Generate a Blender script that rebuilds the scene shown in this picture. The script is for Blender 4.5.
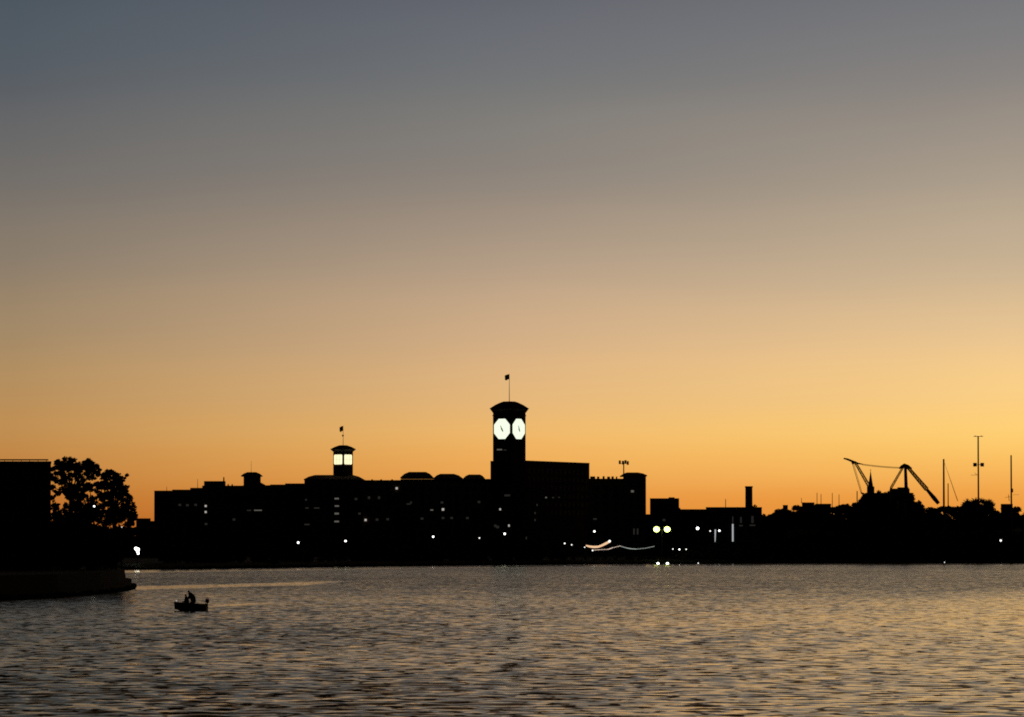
import bpy, math, random
from mathutils import Vector, Matrix
random.seed(7)
D = bpy.data
for o in list(D.objects): D.objects.remove(o)
scene = bpy.context.scene
col = scene.collection
R = math.radians

# ------------------------------------------------------------------ camera
F_PX = 4267.0            # focal length in pixels of a 1024 px wide picture
CAM = Vector((0, 0, 6.0))
PITCH = math.atan((551 - 358.5) / F_PX)
cd = D.cameras.new("camera"); cam = D.objects.new("camera", cd); col.objects.link(cam)
cam.location = CAM; cam.rotation_euler = (math.pi/2 + PITCH, 0, 0)
cd.sensor_width = 36; cd.lens = F_PX / 1024 * 36; cd.clip_start = 1; cd.clip_end = 60000
scene.camera = cam

# ------------------------------------------------------------------ sky after sunset
def lin(c):
    out = []
    for v in c:
        v /= 255.0
        out.append(v/12.92 if v <= 0.04045 else ((v+0.055)/1.055)**2.4)
    return out
w = D.worlds.new("World"); scene.world = w; w.use_nodes = True
nt = w.node_tree; nt.nodes.clear(); L = nt.links.new
def wn(t, **k):
    n = nt.nodes.new(t)
    for a, b in k.items(): setattr(n, a, b)
    return n
def wmath(op, a, b=None, c=None, clamp=False):
    n = wn('ShaderNodeMath', operation=op, use_clamp=clamp)
    for i, v in enumerate((a, b, c)):
        if v is None: continue
        if isinstance(v, (int, float)): n.inputs[i].default_value = v
        else: L(v, n.inputs[i])
    return n.outputs[0]
tc = wn('ShaderNodeTexCoord'); sp = wn('ShaderNodeSeparateXYZ'); L(tc.outputs['Generated'], sp.inputs[0])
el = wmath('ARCSINE', sp.outputs['Z'])
az = wmath('ARCTAN2', sp.outputs['X'], sp.outputs['Y'])
# faint uneven air: a slow, very slight wobble of the gradient
nz = wn('ShaderNodeTexNoise'); nz.inputs['Scale'].default_value = 14; nz.inputs['Detail'].default_value = 3
mp = wn('ShaderNodeMapping'); mp.inputs['Scale'].default_value = (1, 1, 5)
L(tc.outputs['Generated'], mp.inputs['Vector']); L(mp.outputs[0], nz.inputs['Vector'])
el2 = wmath('MULTIPLY_ADD', wmath('SUBTRACT', nz.outputs[0], 0.5), 0.004, el)
ELMAX = 0.6
t = wmath('DIVIDE', el2, ELMAX, clamp=True)
YS = [551, 520, 487, 443, 408, 353, 283, 200, 103, 0]
ELX = [R(9.2), R(12), R(20), R(34)]
LEFT = [(160,84,30),(180,104,42),(190,121,54),(193,140,78),(186,143,90),(170,140,101),(147,129,107),(122,115,107),(95,98,102),(77,87,96),(72,76,78),(64,56,49),(38,30,24),(16,13,11)]
MID = [(195,100,35),(222,134,52),(234,159,75),(240,181,101),(231,183,119),(216,177,132),(189,163,135),(152,139,126),(123,122,120),(101,103,111),(97,91,88),(88,73,60),(52,39,29),(21,17,13)]
RIGHT = [(205,112,42),(230,145,57),(243,170,79),(254,203,110),(252,207,128),(240,201,143),(209,183,147),(179,163,142),(147,139,131),(117,118,121),(112,107,100),(104,86,68),(64,47,34),(26,20,15)]
def ramp(cols):
    n = wn('ShaderNodeValToRGB'); L(t, n.inputs[0]); cr = n.color_ramp; cr.interpolation = 'CARDINAL'
    ps = [(551-y)/F_PX/ELMAX for y in YS] + [e/ELMAX for e in ELX]
    while len(cr.elements) > 1: cr.elements.remove(cr.elements[-1])
    cr.elements[0].position = min(ps[0], 1)
    for i, (p, c) in enumerate(zip(ps, cols)):
        e = cr.elements[0] if i == 0 else cr.elements.new(min(p, 1))
        e.color = (*lin(c), 1)
    return n.outputs[0]
def wmix(f, a, b):
    n = wn('ShaderNodeMix', data_type='RGBA'); L(f, n.inputs[0]); L(a, n.inputs['A']); L(b, n.inputs['B']); return n.outputs['Result']
AZ = 0.1164
f1 = wmath('MULTIPLY_ADD', az, 1/AZ, 1.0, clamp=True)
f2 = wmath('MULTIPLY', az, 1/AZ, clamp=True)
skyc = wmix(f2, wmix(f1, ramp(LEFT), ramp(MID)), ramp(RIGHT))
da = wmath('ABSOLUTE', wmath('SUBTRACT', az, 0.12))
mr = wn('ShaderNodeMapRange', interpolation_type='SMOOTHSTEP'); L(da, mr.inputs['Value'])
mr.inputs['From Min'].default_value = 0.22; mr.inputs['From Max'].default_value = 0.9
mr.inputs['To Min'].default_value = 1.0; mr.inputs['To Max'].default_value = 0.025
bg = wn('ShaderNodeBackground'); L(skyc, bg.inputs[0]); L(mr.outputs[0], bg.inputs[1])
wo = wn('ShaderNodeOutputWorld'); L(bg.outputs[0], wo.inputs[0])

vs = scene.view_settings
vs.view_transform = 'Standard'; vs.look = 'None'; vs.gamma = 1; vs.exposure = 0; vs.use_curve_mapping = False
scene.render.engine = 'CYCLES'
scene.cycles.max_bounces = 6
scene.cycles.use_denoising = False
scene.cycles.filter_width = 1.8      # the phone picture is soft
scene.cycles.sample_clamp_indirect = 3

# ------------------------------------------------------------------ helpers
def at(px, py, Y):
    r = (px-512)/F_PX; u = (358.5-py)/F_PX
    d = Vector((r, math.cos(PITCH)-u*math.sin(PITCH), math.sin(PITCH)+u*math.cos(PITCH)))
    return CAM + d*(Y/d.y)
def X(px, Y): return at(px, 551, Y).x
def Z(py, Y): return at(512, py, Y).z
def shore_Y(py): # distance at which the water surface shows at that row
    return -CAM.z / ((at(512, py, 1000).z - CAM.z)/1000.0)
def PX(x, Y): return 512 + x/Y*F_PX

def mat(name, color, rough=0.8, metal=0.0, noise=None, emit=None, emit_s=1.0, spec=None, bump=0.0, sample=True):
    m = D.materials.new(name); m.use_nodes = True
    n = m.node_tree; b = n.nodes['Principled BSDF']
    b.inputs['Base Color'].default_value = (*color, 1); b.inputs['Roughness'].default_value = rough; b.inputs['Metallic'].default_value = metal
    if spec is not None: b.inputs['Specular IOR Level'].default_value = spec
    if noise:
        tcn = n.nodes.new('ShaderNodeTexCoord'); ns = n.nodes.new('ShaderNodeTexNoise'); ns.inputs['Scale'].default_value = noise; ns.inputs['Detail'].default_value = 4
        n.links.new(tcn.outputs['Object'], ns.inputs['Vector'])
        cr = n.nodes.new('ShaderNodeValToRGB'); cr.color_ramp.elements[0].position = .3; cr.color_ramp.elements[1].position = .7
        cr.color_ramp.elements[0].color = (*[c*0.6 for c in color], 1); cr.color_ramp.elements[1].color = (*[min(1, c*1.3) for c in color], 1)
        n.links.new(ns.outputs[0], cr.inputs[0]); n.links.new(cr.outputs[0], b.inputs['Base Color'])
        if bump:
            bp = n.nodes.new('ShaderNodeBump'); bp.inputs['Strength'].default_value = bump
            n.links.new(ns.outputs[0], bp.inputs['Height']); n.links.new(bp.outputs[0], b.inputs['Normal'])
    if emit:
        b.inputs['Emission Color'].default_value = (*emit, 1); b.inputs['Emission Strength'].default_value = emit_s
        if not sample: m.cycles.emission_sampling = 'NONE'
    return m
def brickmat(name, c1, c2, mortar):
    m = D.materials.new(name); m.use_nodes = True; n = m.node_tree; b = n.nodes['Principled BSDF']; b.inputs['Roughness'].default_value = .9
    tcn = n.nodes.new('ShaderNodeTexCoord'); mpn = n.nodes.new('ShaderNodeMapping'); mpn.inputs['Rotation'].default_value = (R(90), 0, 0)
    br = n.nodes.new('ShaderNodeTexBrick'); br.inputs['Scale'].default_value = 1.0
    br.inputs['Color1'].default_value = (*c1, 1); br.inputs['Color2'].default_value = (*c2, 1); br.inputs['Mortar'].default_value = (*mortar, 1)
    br.inputs['Brick Width'].default_value = .6; br.inputs['Row Height'].default_value = .25; br.inputs['Mortar Size'].default_value = .015
    n.links.new(tcn.outputs['Object'], mpn.inputs[0]); n.links.new(mpn.outputs[0], br.inputs[0]); n.links.new(br.outputs[0], b.inputs['Base Color'])
    return m
M = {
 'brick': brickmat('red_brick', (.16,.075,.05), (.12,.06,.04), (.2,.18,.16)),
 'brick2': brickmat('brown_brick', (.13,.08,.055), (.1,.06,.045), (.16,.14,.12)),
 'concrete': mat('concrete', (.2,.19,.18), .9, noise=.6, bump=.2),
 'dark_concrete': mat('wet_weathered_concrete', (.045,.043,.04), .9, noise=.5, bump=.3),
 'tile': mat('roof_tile', (.09,.045,.03), .85, noise=1.2),
 'metal': mat('dark_metal', (.04,.04,.045), .6, .3, noise=2),
 'crane': mat('crane_paint', (.12,.05,.03), .7, .1, noise=1.5),
 'crane_y': mat('crane_yellow_paint', (.35,.2,.05), .7, .1, noise=1.5),
 'glass': mat('window_glass', (.015,.017,.02), .45, spec=.12),
 'lit': mat('lit_window', (.1,.1,.1), .5, emit=(1,.95,.85), emit_s=.42, sample=False),
 'mid': mat('half_lit_window', (.1,.1,.1), .5, emit=(1,.93,.8), emit_s=.1, sample=False),
 'dim': mat('dim_window_and_wall_glow', (.1,.1,.1), .5, emit=(1,.93,.82), emit_s=.017, sample=False),
 'lantern': mat('lantern_window', (.2,.2,.2), .5, emit=(1,.9,.55), emit_s=1.2),
 'clock': mat('clock_glass', (.2,.2,.2), .5, emit=(.9,1,.78), emit_s=1.06),
 'lampw': mat('white_lamp_glow', (.3,.3,.3), .4, emit=(1,.98,.92), emit_s=3),
 'lampw2': mat('faint_lamp_glow', (.3,.3,.3), .4, emit=(1,.97,.9), emit_s=1.6),
 'lampg': mat('greenish_lamp_glow', (.3,.3,.3), .4, emit=(.8,1,.2), emit_s=5),
 'lampb': mat('bright_lamp_glow', (.3,.3,.3), .4, emit=(.97,1,.86), emit_s=5),
 'warm': mat('warm_light_strip', (.2,.2,.2), .5, emit=(1,.62,.36), emit_s=.9),
 'bulb': mat('festoon_bulb_glow', (.2,.2,.2), .5, emit=(1,.75,.6), emit_s=.9),
 'bulbd': mat('dim_festoon_bulb_glow', (.2,.2,.2), .5, emit=(.9,1,.9), emit_s=.35),
 'tube': mat('uplight_and_column_glow', (.2,.2,.2), .5, emit=(.93,.96,1), emit_s=.42),
 'flag': mat('flag_cloth', (.1,.02,.02), .9, noise=1),
 'hull': mat('boat_hull_paint', (.05,.05,.055), .45, noise=6),
 'wood': mat('bench_wood', (.12,.08,.05), .8, noise=5),
 'jacket': mat('dark_jacket', (.025,.022,.03), .95, noise=9, spec=.1),
 'jacket2': mat('maroon_jacket', (.05,.015,.02), .95, noise=9, spec=.1),
 'skin': mat('skin', (.3,.17,.12), .6),
 'hair': mat('dark_hair', (.015,.01,.008), .7),
 'bark': mat('bark', (.05,.035,.025), .95, noise=3, bump=.4),
 'tent': mat('tent_canvas', (.25,.25,.23), .8, noise=2),
}
def leafmat(name, color):
    m = D.materials.new(name); m.use_nodes = True; n = m.node_tree; b = n.nodes['Principled BSDF']
    b.inputs['Roughness'].default_value = .8; b.inputs['Specular IOR Level'].default_value = .15
    tcn = n.nodes.new('ShaderNodeTexCoord'); ns = n.nodes.new('ShaderNodeTexNoise'); ns.inputs['Scale'].default_value = .8; ns.inputs['Detail'].default_value = 5
    n.links.new(tcn.outputs['Object'], ns.inputs[0]); cr = n.nodes.new('ShaderNodeValToRGB')
    cr.color_ramp.elements[0].position = .35; cr.color_ramp.elements[1].position = .65
    cr.color_ramp.elements[0].color = (*[c*.5 for c in color], 1); cr.color_ramp.elements[1].color = (*[c*1.5 for c in color], 1)
    n.links.new(ns.outputs[0], cr.inputs[0]); n.links.new(cr.outputs[0], b.inputs['Base Color'])
    return m
M['leaf'] = leafmat('green_leaves', (.035,.05,.02)); M['leaf2'] = leafmat('autumn_leaves', (.07,.035,.02)); M['needle'] = leafmat('dark_needles', (.025,.04,.025))
M['ground'] = leafmat('grass_ground', (.02,.024,.012))
M['stone'] = mat('wet_riprap_stone', (.03,.028,.027), .9, noise=.8, bump=.6)
M['piling'] = mat('wet_black_piling', (.012,.011,.01), .95, noise=1.5, bump=.4, spec=.1)
M['paving'] = mat('quay_paving', (.12,.11,.1), .9, noise=.5)

ROOT = {}
def rootloc(p):
    while p is not None and p.parent is not None: p = p.parent
    return Vector(p.location) if p is not None else Vector((0,0,0))
class MB:
    def __init__(s): s.v = []; s.f = []
    def poly(s, pts, faces):
        n = len(s.v); s.v += [Vector(p) for p in pts]; s.f += [tuple(n+i for i in f) for f in faces]
    def box(s, c, d, rz=0):
        cx, cy, cz = c; a, b, h = d[0]/2, d[1]/2, d[2]/2; cs, sn = math.cos(rz), math.sin(rz); pts = []
        for z in (-h, h):
            for x, y in ((-a,-b),(a,-b),(a,b),(-a,b)): pts.append((cx+x*cs-y*sn, cy+x*sn+y*cs, cz+z))
        s.poly(pts, [(3,2,1,0),(4,5,6,7),(0,1,5,4),(1,2,6,5),(2,3,7,6),(3,0,4,7)])
    def frustum(s, c, z0, z1, r0, r1, rz=0, n=4, cap=True):   # r: half widths (x, y) for n=4, else radius
        pts = []
        for z, r in ((z0, r0), (z1, r1)):
            for k in range(n):
                if n == 4:
                    sx, sy = ((-1,-1),(1,-1),(1,1),(-1,1))[k]; x, y = sx*r[0], sy*r[1]
                else:
                    a = 2*math.pi*k/n; x, y = r*math.cos(a), r*math.sin(a)
                pts.append((c[0]+x*math.cos(rz)-y*math.sin(rz), c[1]+x*math.sin(rz)+y*math.cos(rz), z))
        fs = [(k, (k+1) % n, n+(k+1) % n, n+k) for k in range(n)]
        if cap: fs += [tuple(range(n-1, -1, -1)), tuple(range(n, 2*n))]
        s.poly(pts, fs)
    def foot(s, fp, z0, z1):     # extruded footprint (list of (x, y), counter-clockwise)
        n = len(fp); zt = z1 if isinstance(z1, (list, tuple)) else [z1]*n
        pts = [(x, y, z0) for x, y in fp] + [(x, y, z) for (x, y), z in zip(fp, zt)]
        s.poly(pts, [(k, (k+1) % n, n+(k+1) % n, n+k) for k in range(n)] + [tuple(range(n-1, -1, -1)), tuple(range(n, 2*n))])
    def tube(s, path, r, n=6, caps=True):
        path = [Vector(p) for p in path]; rs = r if isinstance(r, (list, tuple)) else [r]*len(path); base = len(s.v)
        for i, p in enumerate(path):
            d = (path[min(i+1, len(path)-1)]-path[max(i-1, 0)]).normalized()
            a = d.cross(Vector((0,1,0) if abs(d.y) < .9 else (1,0,0))).normalized(); b = d.cross(a)
            for k in range(n):
                q = 2*math.pi*k/n; s.v.append(p+(a*math.cos(q)+b*math.sin(q))*rs[i])
        for i in range(len(path)-1):
            for k in range(n): s.f.append((base+i*n+k, base+i*n+(k+1) % n, base+(i+1)*n+(k+1) % n, base+(i+1)*n+k))
        if caps:
            s.f.append(tuple(base+k for k in range(n-1, -1, -1))); s.f.append(tuple(base+(len(path)-1)*n+k for k in range(n)))
    def ball(s, c, r, seg=12, rings=8, sz=1.0):
        b = len(s.v); c = Vector(c); s.v.append(c+Vector((0,0,r*sz)))
        for i in range(1, rings):
            a = math.pi*i/rings
            for k in range(seg):
                q = 2*math.pi*k/seg; s.v.append(c+Vector((r*math.sin(a)*math.cos(q), r*math.sin(a)*math.sin(q), r*sz*math.cos(a))))
        s.v.append(c-Vector((0,0,r*sz))); e = len(s.v)-1
        for k in range(seg):
            s.f.append((b, b+1+k, b+1+(k+1) % seg)); o = b+1+(rings-2)*seg; s.f.append((e, o+(k+1) % seg, o+k))
        for i in range(rings-2):
            for k in range(seg):
                o = b+1+i*seg; s.f.append((o+k, o+seg+k, o+seg+(k+1) % seg, o+(k+1) % seg))
    def mesh(s, name, m, off=Vector((0,0,0))):
        me = D.meshes.new(name); me.from_pydata([tuple(v-off) for v in s.v], [], s.f); me.update()
        for mm in (m if isinstance(m, (list, tuple)) else [m]): me.materials.append(mm)
        return me
    def build(s, name, m, parent=None, origin=None):
        off = rootloc(parent) if parent else (Vector(origin) if origin else Vector((0,0,0)))
        o = D.objects.new(name, s.mesh(name, m, off)); col.objects.link(o); o.parent = parent
        if not parent and origin: o.location = origin
        return o
def smooth(o):
    for p in o.data.polygons: p.use_smooth = True
def tag(o, label, cat, group=None, kind=None):
    o['label'] = label; o['category'] = cat
    if group: o['group'] = group
    if kind: o['kind'] = kind
    return o
def thing(name, loc, label, cat, group=None):
    o = D.objects.new(name, None); col.objects.link(o); o.location = loc; o.empty_display_size = .5
    return tag(o, label, cat, group)
def struct(name, mb, m):
    o = mb.build(name, m); o['kind'] = 'structure'; return o
def copy_tree(src, parent=None):
    c = src.copy(); col.objects.link(c); c.parent = parent
    for ch in src.children: copy_tree(ch, c)
    return c
def place(mesh, name, root, loc, rz=0, scale=None, label=None):   # a part that shares a mesh
    o = D.objects.new(name, mesh); col.objects.link(o); o.parent = root
    o.location = Vector(loc)-Vector(root.location); o.rotation_euler = (0,0,rz)
    if scale: o.scale = scale
    if label: o['label'] = label
    return o

# ------------------------------------------------------------------ water
def water_material():
    m = D.materials.new('harbour_water'); m.use_nodes = True; n = m.node_tree; N = n.nodes; LK = n.links.new
    b = N['Principled BSDF']; b.inputs['Base Color'].default_value = (.006,.007,.008,1); b.inputs['Roughness'].default_value = .09; b.inputs['IOR'].default_value = 1.33; b.inputs['Specular IOR Level'].default_value = .25; b.inputs['Specular Tint'].default_value = (1,.86,.68,1)
    g = N.new('ShaderNodeNewGeometry'); sx = N.new('ShaderNodeSeparateXYZ'); LK(g.outputs['Position'], sx.inputs[0])
    def mth(op, a, b2=None, c=None, clamp=False):
        k = N.new('ShaderNodeMath'); k.operation = op; k.use_clamp = clamp
        for i, v in enumerate((a, b2, c)):
            if v is None: continue
            if isinstance(v, (int, float)): k.inputs[i].default_value = v
            else: LK(v, k.inputs[i])
        return k.outputs[0]
    def smst(v, a, bb):
        k = N.new('ShaderNodeMapRange'); k.interpolation_type = 'SMOOTHSTEP'; LK(v, k.inputs['Value'])
        k.inputs['From Min'].default_value = a; k.inputs['From Max'].default_value = bb; return k.outputs[0]
    def noise(scale, detail, rough=.5, dist=0, rot=0):
        mpn = N.new('ShaderNodeMapping'); mpn.inputs['Scale'].default_value = (*scale, 1); mpn.inputs['Rotation'].default_value = (0,0,rot)
        LK(g.outputs['Position'], mpn.inputs[0]); ns = N.new('ShaderNodeTexNoise'); ns.inputs['Scale'].default_value = 1
        ns.inputs['Detail'].default_value = detail; ns.inputs['Roughness'].default_value = rough; ns.inputs['Distortion'].default_value = dist
        LK(mpn.outputs[0], ns.inputs[0]); return ns
    # slopes of three families of waves: chop, wind waves, long low swell
    def slopes(ns, ax, ay):
        s = N.new('ShaderNodeSeparateColor'); LK(ns.outputs['Color'], s.inputs[0])
        return mth('MULTIPLY', mth('SUBTRACT', s.outputs[0], .5), ax), mth('MULTIPLY', mth('SUBTRACT', s.outputs[1], .5), ay)
    n2 = noise((.9, .80), 3, .6, .5, R(5)); n3 = noise((.17, .12), 3, .55, .4, R(-6))
    fam = [slopes(noise((1.5, 1.5), 2, .6), .08, .05), slopes(n2, .10, .12), slopes(n3, .03, .05)]
    tx = mth('ADD', mth('ADD', fam[0][0], fam[1][0]), fam[2][0]); ty = mth('ADD', mth('ADD', fam[0][1], fam[1][1]), fam[2][1])
    # steep little wave fronts, few and elongated
    n4 = noise((.85, .55), 3, .55, .5, R(3)); steep = smst(n4.outputs[0], .52, .64)
    wp = noise((.006, .0022), 3, .55, .5); wind = mth('MULTIPLY_ADD', mth('SUBTRACT', wp.outputs[0], .5), 1.0, 1.0)
    Xo, Yo = sx.outputs['X'], sx.outputs['Y']
    azm = mth('DIVIDE', Xo, mth('MAXIMUM', Yo, 1.0))
    far = smst(mth('MULTIPLY', Yo, mth('MULTIPLY_ADD', azm, -3.0, 1.0)), 255, 470)
    rgt = smst(azm, -.10, .10)
    nearv = mth('MULTIPLY_ADD', rgt, -.93, 1.82)
    base = mth('ADD', nearv, mth('MULTIPLY', far, mth('SUBTRACT', 2.35, nearv)))
    amp = mth('MULTIPLY', base, wind)
    def lane(a, k, wdt, x0, x1, depth):    # smoother streak along Y = a + k x
        dd = mth('ABSOLUTE', mth('SUBTRACT', mth('MULTIPLY_ADD', Xo, -k, Yo), a))
        wob = mth('MULTIPLY', mth('SUBTRACT', wp.outputs[0], .5), wdt*1.5)
        inside = mth('SUBTRACT', 1.0, smst(mth('ADD', dd, wob), wdt*.4, wdt))
        ends = mth('MULTIPLY', smst(Xo, x0-1.5, x0+1), mth('SUBTRACT', 1.0, smst(Xo, x1-4, x1+2)))
        return mth('MULTIPLY_ADD', mth('MULTIPLY', inside, ends), -depth, 1.0)
    def seg(a0, a1, v0, v1):
        k = N.new('ShaderNodeMapRange'); LK(azm, k.inputs['Value'])
        for nm, v in (('From Min',a0),('From Max',a1),('To Min',v0),('To Max',v1)): k.inputs[nm].default_value = v
        return k.outputs[0]
    ysh = mth('ADD', seg(-.0884, .0206, 1362, 1925), seg(.0206, .12, 0, 173))   # the far shoreline
    band = smst(mth('DIVIDE', Yo, ysh), .83, .90)
    amp = mth('MULTIPLY', amp, mth('MULTIPLY_ADD', band, -.78, 1.0))
    amp = mth('MULTIPLY', amp, lane(958, 4.3, 75, -64, -33, .72))
    amp = mth('MULTIPLY', amp, lane(649, 5.6, 15, -32.9, -27, .75))
    nearg = mth('SUBTRACT', 1.0, smst(Yo, 480, 800))      # where the waves are modelled, the shader only adds the fine chop
    amp = mth('MULTIPLY', amp, mth('MULTIPLY_ADD', nearg, -.45, 1.0))
    bias = mth('MULTIPLY', amp, mth('MULTIPLY_ADD', steep, .22, .024))
    ny = mth('SUBTRACT', mth('MULTIPLY', ty, mth('MULTIPLY', amp, 1.0)), bias)
    nx = mth('MULTIPLY', tx, amp)
    cb = N.new('ShaderNodeCombineXYZ'); LK(nx, cb.inputs[0]); LK(ny, cb.inputs[1]); cb.inputs[2].default_value = 0
    va = N.new('ShaderNodeVectorMath'); va.operation = 'ADD'; LK(cb.outputs[0], va.inputs[0]); LK(g.outputs['Normal'], va.inputs[1]); cb = va
    vn = N.new('ShaderNodeVectorMath'); vn.operation = 'NORMALIZE'; LK(cb.outputs[0], vn.inputs[0]); 
    # murky harbour water: Fresnel mix of a dark brown body and a slightly warm surface film
    gl = N.new('ShaderNodeBsdfGlossy'); gl.inputs['Color'].default_value = (1,.93,.81,1); gl.inputs['Roughness'].default_value = .09; LK(vn.outputs[0], gl.inputs['Normal'])
    df = N.new('ShaderNodeBsdfDiffuse'); df.inputs['Color'].default_value = (.02,.014,.009,1)
    fr = N.new('ShaderNodeFresnel'); fr.inputs['IOR'].default_value = 1.24; LK(vn.outputs[0], fr.inputs['Normal'])
    mx = N.new('ShaderNodeMixShader'); LK(fr.outputs[0], mx.inputs[0]); LK(df.outputs[0], mx.inputs[1]); LK(gl.outputs[0], mx.inputs[2])
    LK(mx.outputs[0], N['Material Output'].inputs['Surface']); N.remove(b)
    return m
M['water'] = water_material()
import numpy as np
def build_water():
    rs_ = np.random.RandomState(4); NC, NR = 460, 1150; Ya, Yb_ = 118.0, 900.0
    Yv = Ya*(Yb_/Ya)**(np.arange(NR)/(NR-1)); u = np.linspace(-1, 1, NC)
    XX = u[None,:]*(Yv[:,None]*.165); YY = np.repeat(Yv[:,None], NC, 1); ZZ = np.zeros_like(XX); DX = np.zeros_like(XX); DY = np.zeros_like(XX)
    spacing = Yv*(math.log(Yb_/Ya)/NR)
    gust = np.ones_like(XX)
    for k in range(7):
        L_ = rs_.uniform(25,110); a = rs_.uniform(0,6.28); gust += .16*np.sin(2*np.pi*(XX*math.cos(a)+YY*math.sin(a)*.6)/L_+rs_.uniform(0,6.28))
    NW = 64
    for k in range(NW):
        lam = .85*(3.2/.85)**rs_.rand(); th = math.pi/2+rs_.normal(0,.62); kx, ky = math.cos(th)*2*math.pi/lam, math.sin(th)*2*math.pi/lam
        amp = WAVE_SLOPE*math.sqrt(2/NW)*lam/(2*math.pi); ph = XX*kx+YY*ky+rs_.uniform(0,6.28)
        ok = np.clip((lam/spacing-2.6)/1.5, 0, 1)[:,None]      # drop what the grid cannot carry
        s_, c_ = np.sin(ph)*amp*ok, np.cos(ph)*amp*ok
        ZZ += s_; DX += -.75*c_*math.cos(th); DY += -.75*c_*math.sin(th)
    azn = XX/YY; side = 1.45-.62*np.clip((azn+.1)/.2, 0, 1)
    fade = np.clip((1-np.abs(u))/.06, 0, 1)[None,:]*np.clip((Yv-Ya)/6, 0, 1)[:,None]*np.clip((Yb_-Yv)/330, 0, 1)[:,None]
    m_ = fade*np.clip(gust,.35,1.8)*side; ZZ *= m_; DX *= m_; DY *= m_
    co = np.stack([XX+DX, YY+DY, ZZ], -1).reshape(-1,3)
    outer = np.array([(-14000,-400,0),(14000,-400,0),(14000,30000,0),(-14000,30000,0)], float)
    idx = np.arange(NR*NC).reshape(NR,NC); q = np.stack([idx[:-1,:-1], idx[:-1,1:], idx[1:,1:], idx[1:,:-1]], -1).reshape(-1,4)
    o = NR*NC; a0, a1, a2, a3 = 0, NC-1, NR*NC-1, (NR-1)*NC
    ex = np.array([(o,o+1,a1,a0),(o+1,o+2,a2,a1),(o+2,o+3,a3,a2),(o+3,o,a0,a3)])
    q = np.concatenate([q, ex]); co = np.concatenate([co, outer])
    me = D.meshes.new('water'); me.vertices.add(len(co)); me.vertices.foreach_set('co', co.astype(np.float32).ravel())
    me.loops.add(q.size); me.loops.foreach_set('vertex_index', q.astype(np.int32).ravel())
    me.polygons.add(len(q)); me.polygons.foreach_set('loop_start', (np.arange(len(q))*4).astype(np.int32))
    sm = np.ones(len(q), bool); sm[-4:] = False; me.polygons.foreach_set('use_smooth', sm)
    me.update(); me.validate(); me.materials.append(M['water'])
    ob = D.objects.new('water', me); col.objects.link(ob); ob['kind'] = 'structure'
WAVE_SLOPE = .036
build_water()

# ------------------------------------------------------------------ far shore land
SH = [(-500,576),(-100,572),(135,569.8),(240,568.3),(340,566.8),(490,565.2),(600,564.3),(760,563.6),(1024,563.2),(1500,563)]
def shoreline(px):
    for (a, ya), (b, yb) in zip(SH, SH[1:]):
        if a <= px <= b: return shore_Y(ya+(yb-ya)*(px-a)/(b-a))
    return shore_Y(SH[0][1] if px < SH[0][0] else SH[-1][1])
def sst(a, b, x):
    t_ = max(0, min(1, (x-a)/(b-a))); return t_*t_*(3-2*t_)
def gz(px, Y):           # height of the land
    d = Y-shoreline(px)
    z = -1.0+3.0*sst(-2, 8, d)+1.0*sst(20, 200, d)
    z += 15*sst(752, 790, px)*sst(15, 120, d)*(1-sst(500, 2500, d))
    return z
land = MB(); ds = [-6,-2,0,3,8,15,30,60,100,150,220,300,500,900,2000,5000,12000,28000]
pxs = [-3000,-1500,-900,-500,-200]+list(range(-100,1125,12))+[1200,1500,2000,3500]
for p in pxs:
    for d in ds:
        Y0 = shoreline(p)+random.uniform(-1.2,1.2)*(d < 5); Yv = Y0+d
        land.v.append(Vector((X(p, Yv), Yv, gz(p, Yv) if -500 <= p <= 1500 else (-1 if d < 0 else 3))))
nd = len(ds)
for i in range(len(pxs)-1):
    for j in range(nd-1): land.f.append((i*nd+j, (i+1)*nd+j, (i+1)*nd+j+1, i*nd+j+1))
lo = struct('ground', land, M['ground'])
rip = MB(); pts = list(range(-120,1140,2))       # stones along the far water's edge, as one bank
for p in pts:
    for q in range(2):
        Ys = shoreline(p)+random.uniform(-3.5, 5); rr = random.uniform(.35,.9)
        rip.ball((X(p+random.uniform(-1,1), Ys), Ys, random.uniform(0,.7)), rr, 5, 4, .7)
tag(rip.build('shore_stones', M['stone']), 'jumbled bank of stones along the edge of the far shore', 'stone bank', kind='stuff')

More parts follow.
